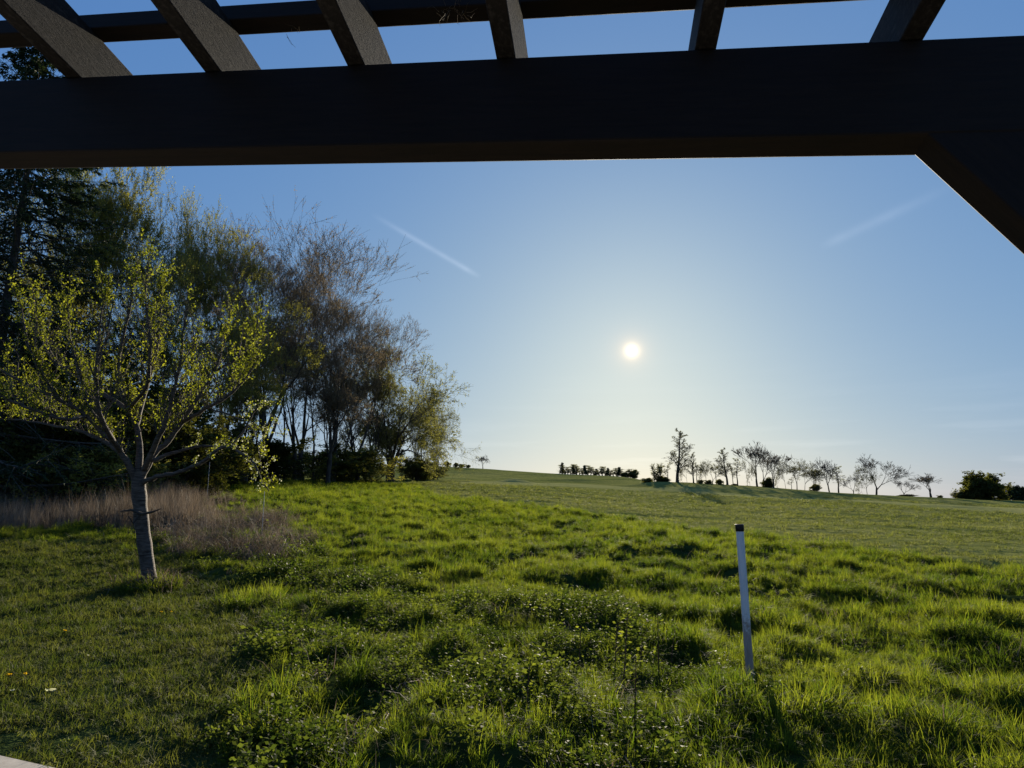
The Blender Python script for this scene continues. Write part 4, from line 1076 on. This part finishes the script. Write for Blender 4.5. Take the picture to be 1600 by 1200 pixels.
for kk, px, top, wp, lab, rz, dD in (
    (birch, 1056, 670, 38, 'tallest birch at the left end of the ridge row', .5, 0),
    (thin, 1041, 722, 16, 'faint thin sapling left of the tallest birch', 1, 8),
    (dense, 1071, 721, 22, 'small round tree just right of the tallest birch', .4, 0),
    (birch, 1081, 706, 18, 'slender tree second right of the tallest birch', 2.1, 0),
    (thin, 1086, 722, 12, 'thin stemmed sapling third right of the tallest birch', 2.9, 2),
    (dense, 1101, 720, 24, 'first of two spreading dense small trees left of the ridge middle', 1.4, 0),
    (dense2, 1110, 719, 24, 'second of two spreading dense small trees left of the ridge middle', 4.0, -2),
    (thin, 1116, 724, 14, 'thin sapling right of the two spreading small trees', 3.3, 3),
    (birch, 1133, 699, 26, 'upright oval tree standing alone left of the big ridge trees', 3.7, 0),
    (thin, 1142, 726, 12, 'faint sapling right beside the upright oval tree', 4.4, 4),
    (thin, 1149, 716, 18, 'sapling with wide top left of the big ridge trees', 5.2, 0),
    (dense, 1164, 718, 22, 'thin trunked tree touching the left side of the big ridge trees', 2.5, 0),
    (bare2, 1179, 691, 46, 'left one of the two biggest ridge trees, tallest of them', 3.0, 0),
    (bare, 1188, 699, 44, 'right one of the two biggest ridge trees', 1.1, 1),
    (bare2, 1204, 706, 40, 'tree leaning right beside the two biggest ridge trees', .1, -1),
    (dense, 1223, 718, 28, 'thin trunked flat topped tree right of the leaning one', .9, 0),
    (thin, 1232, 745, 9, 'tiny sapling between the flat topped ridge trees', .2, -2),
    (dense2, 1240, 719, 32, 'dense flat topped tree left of the darkest pair', 5.0, 0),
    (dense, 1252, 719, 38, 'left one of the darkest pair of dense ridge trees', 3.4, 0),
    (dense2, 1266, 726, 36, 'right one of the darkest pair of dense ridge trees', 2.3, 1),
    (bare, 1290, 716, 48, 'open bare tree right of the darkest dense pair', 4.9, 0),
    (thin, 1304, 728, 22, 'slim bare tree beside the open bare tree', 1.8, 0),
    (bare, 1327, 741, 30, 'pale airy low tree in the gap of the ridge row', 2.6, 6),
    (dense, 1348, 727, 40, 'dense dark tree in front of the widest bare tree', 1.6, -2),
    (bare, 1362, 713, 66, 'widest bare spreading tree near the right end of the row', .3, 0),
    (bare, 1405, 749, 36, 'low bare bushy tree standing alone right of the widest bare tree', 5.5, 0),
    (bare2, 1446, 740, 52, 'low dark spreading tree left of the big leafy bush', 2.0, 0)):
    kk.at(px, D0 + dD, top, wp * 1.25, lab, rz, group=TR)
for kk, px, top, wp, lab, rz in (
    (airy, 1023, 724, 26, 'upright bare shrub left of the tallest birch', 0),
    (lbush, 1034, 742, 26, 'low green shrub at the foot of the tallest birch', 1),
    (bush, 1008, 742, 22, 'lowest shrub at the left end of the ridge', 2),
    (bush, 1091, 745, 12, 'low bush under the slender trees', 2),
    (bush, 1106, 745, 16, 'dark round bush under the two spreading small trees', 3),
    (bush, 1124, 744, 14, 'dark round bush left of the upright oval tree', 4),
    (bush, 1142, 751, 12, 'flat bush right of the upright oval tree', .4),
    (lbush, 1199, 744, 24, 'green bush at the foot of the biggest ridge trees', 5),
    (bush, 1265, 752, 20, 'dark round bush below the darkest dense pair', .5),
    (bush, 1461, 769, 10, 'tiny dark bush left of the big leafy bush', 2.5),
    (bush, 1487, 764, 26, 'dark low bush touching the left of the big leafy bush', 1.5),
    (lbush, 1507, 737, 62, 'big leafy green bush near the right picture edge', 2.2),
    (lbush, 1537, 740, 70, 'darker leafy bush behind the right side of the big one', 4.2),
    (lbush, 1405, 770, 34, 'flat dark bush under the low bare tree', 3.1)):
    kk.at(px, D0, top + (4.5 if kk is bush else 2 if kk is lbush else 0), wp * (.95 if kk is lbush else .85), lab, rz, cat='bush', group='bushes along the ridge')
for i, px in enumerate((1556, 1565, 1573, 1581, 1590, 1599, 1608, 1620)):
    cone.at(px, 190, 759 + (i * 7 % 5), 17, 'far dark fir of the small wood at the right picture edge', i * .9, group='far firs at the right edge')

# far ridge: row of small trees, round tree, bushes
rowt = Kind('row_tree', M['bark'], M['twig'], M['green_leaf'], seed=41, H=7, tr=.1, k=(12, 5, 4), lens=(.25, .4, .4), ang=(35, 40, 40), up=(.12, .05, .0), leafn=2, leafs=.24, l0=.08, tw=.045, fall=.55)
rowc = cone
for i in range(24):
    px = 878 + i * 4.4
    (rowc if i % 4 == 0 else rowt).at(px, 246 - (i % 3) * 3, 725 + i * .34 + (i * 7 % 5) * 1.3 - 1.5, 8.0 + (i * 3 % 4) * 1.6, 'young dark tree of the dense row on the far ridge in the picture middle', i * 1.3, group='dense row of trees on the far ridge')
round_t = Kind('round_tree', M['bark'], M['twigred'], M['bud'], seed=42, levels=8, H=5, kids=2.5, ang=30, ratio=.80, L0=.28, tr=.2, up=.03, leafn=0, tw=.035)
round_t.at(755, 248, 712, 20, 'round bare tree standing alone on the far hill', 0)
bush.at(989, 238, 733, 20, 'round bush right of the dense far row', 1, ) if False else None
for px, top, wp, kk, lab in ((989, 734, 18, bush, 'round bush just right of the dense far row'), (978, 738, 14, bush, 'small bush at the right end of the dense far row'), (702, 721, 12, bush, 'bush on the far hill top beside the willows'), (711, 723, 9, bush, 'second bush on the far hill top'), (722, 725, 12, bush, 'third low bush on the far hill top'), (731, 726, 8, bush, 'lowest bush on the far hill top, nearest the round tree')):
    x, y = place(px, 240)
    tp = C0 + ray(px, top) / ray(px, top)[1] * 240
    h_ = max(float(tp[2]) - z1(x, y), 1.0)
    kk.put(x, y, h_, wp / F * 240, lab, px, cat='bush', group='bushes on the far hill')
print('done')
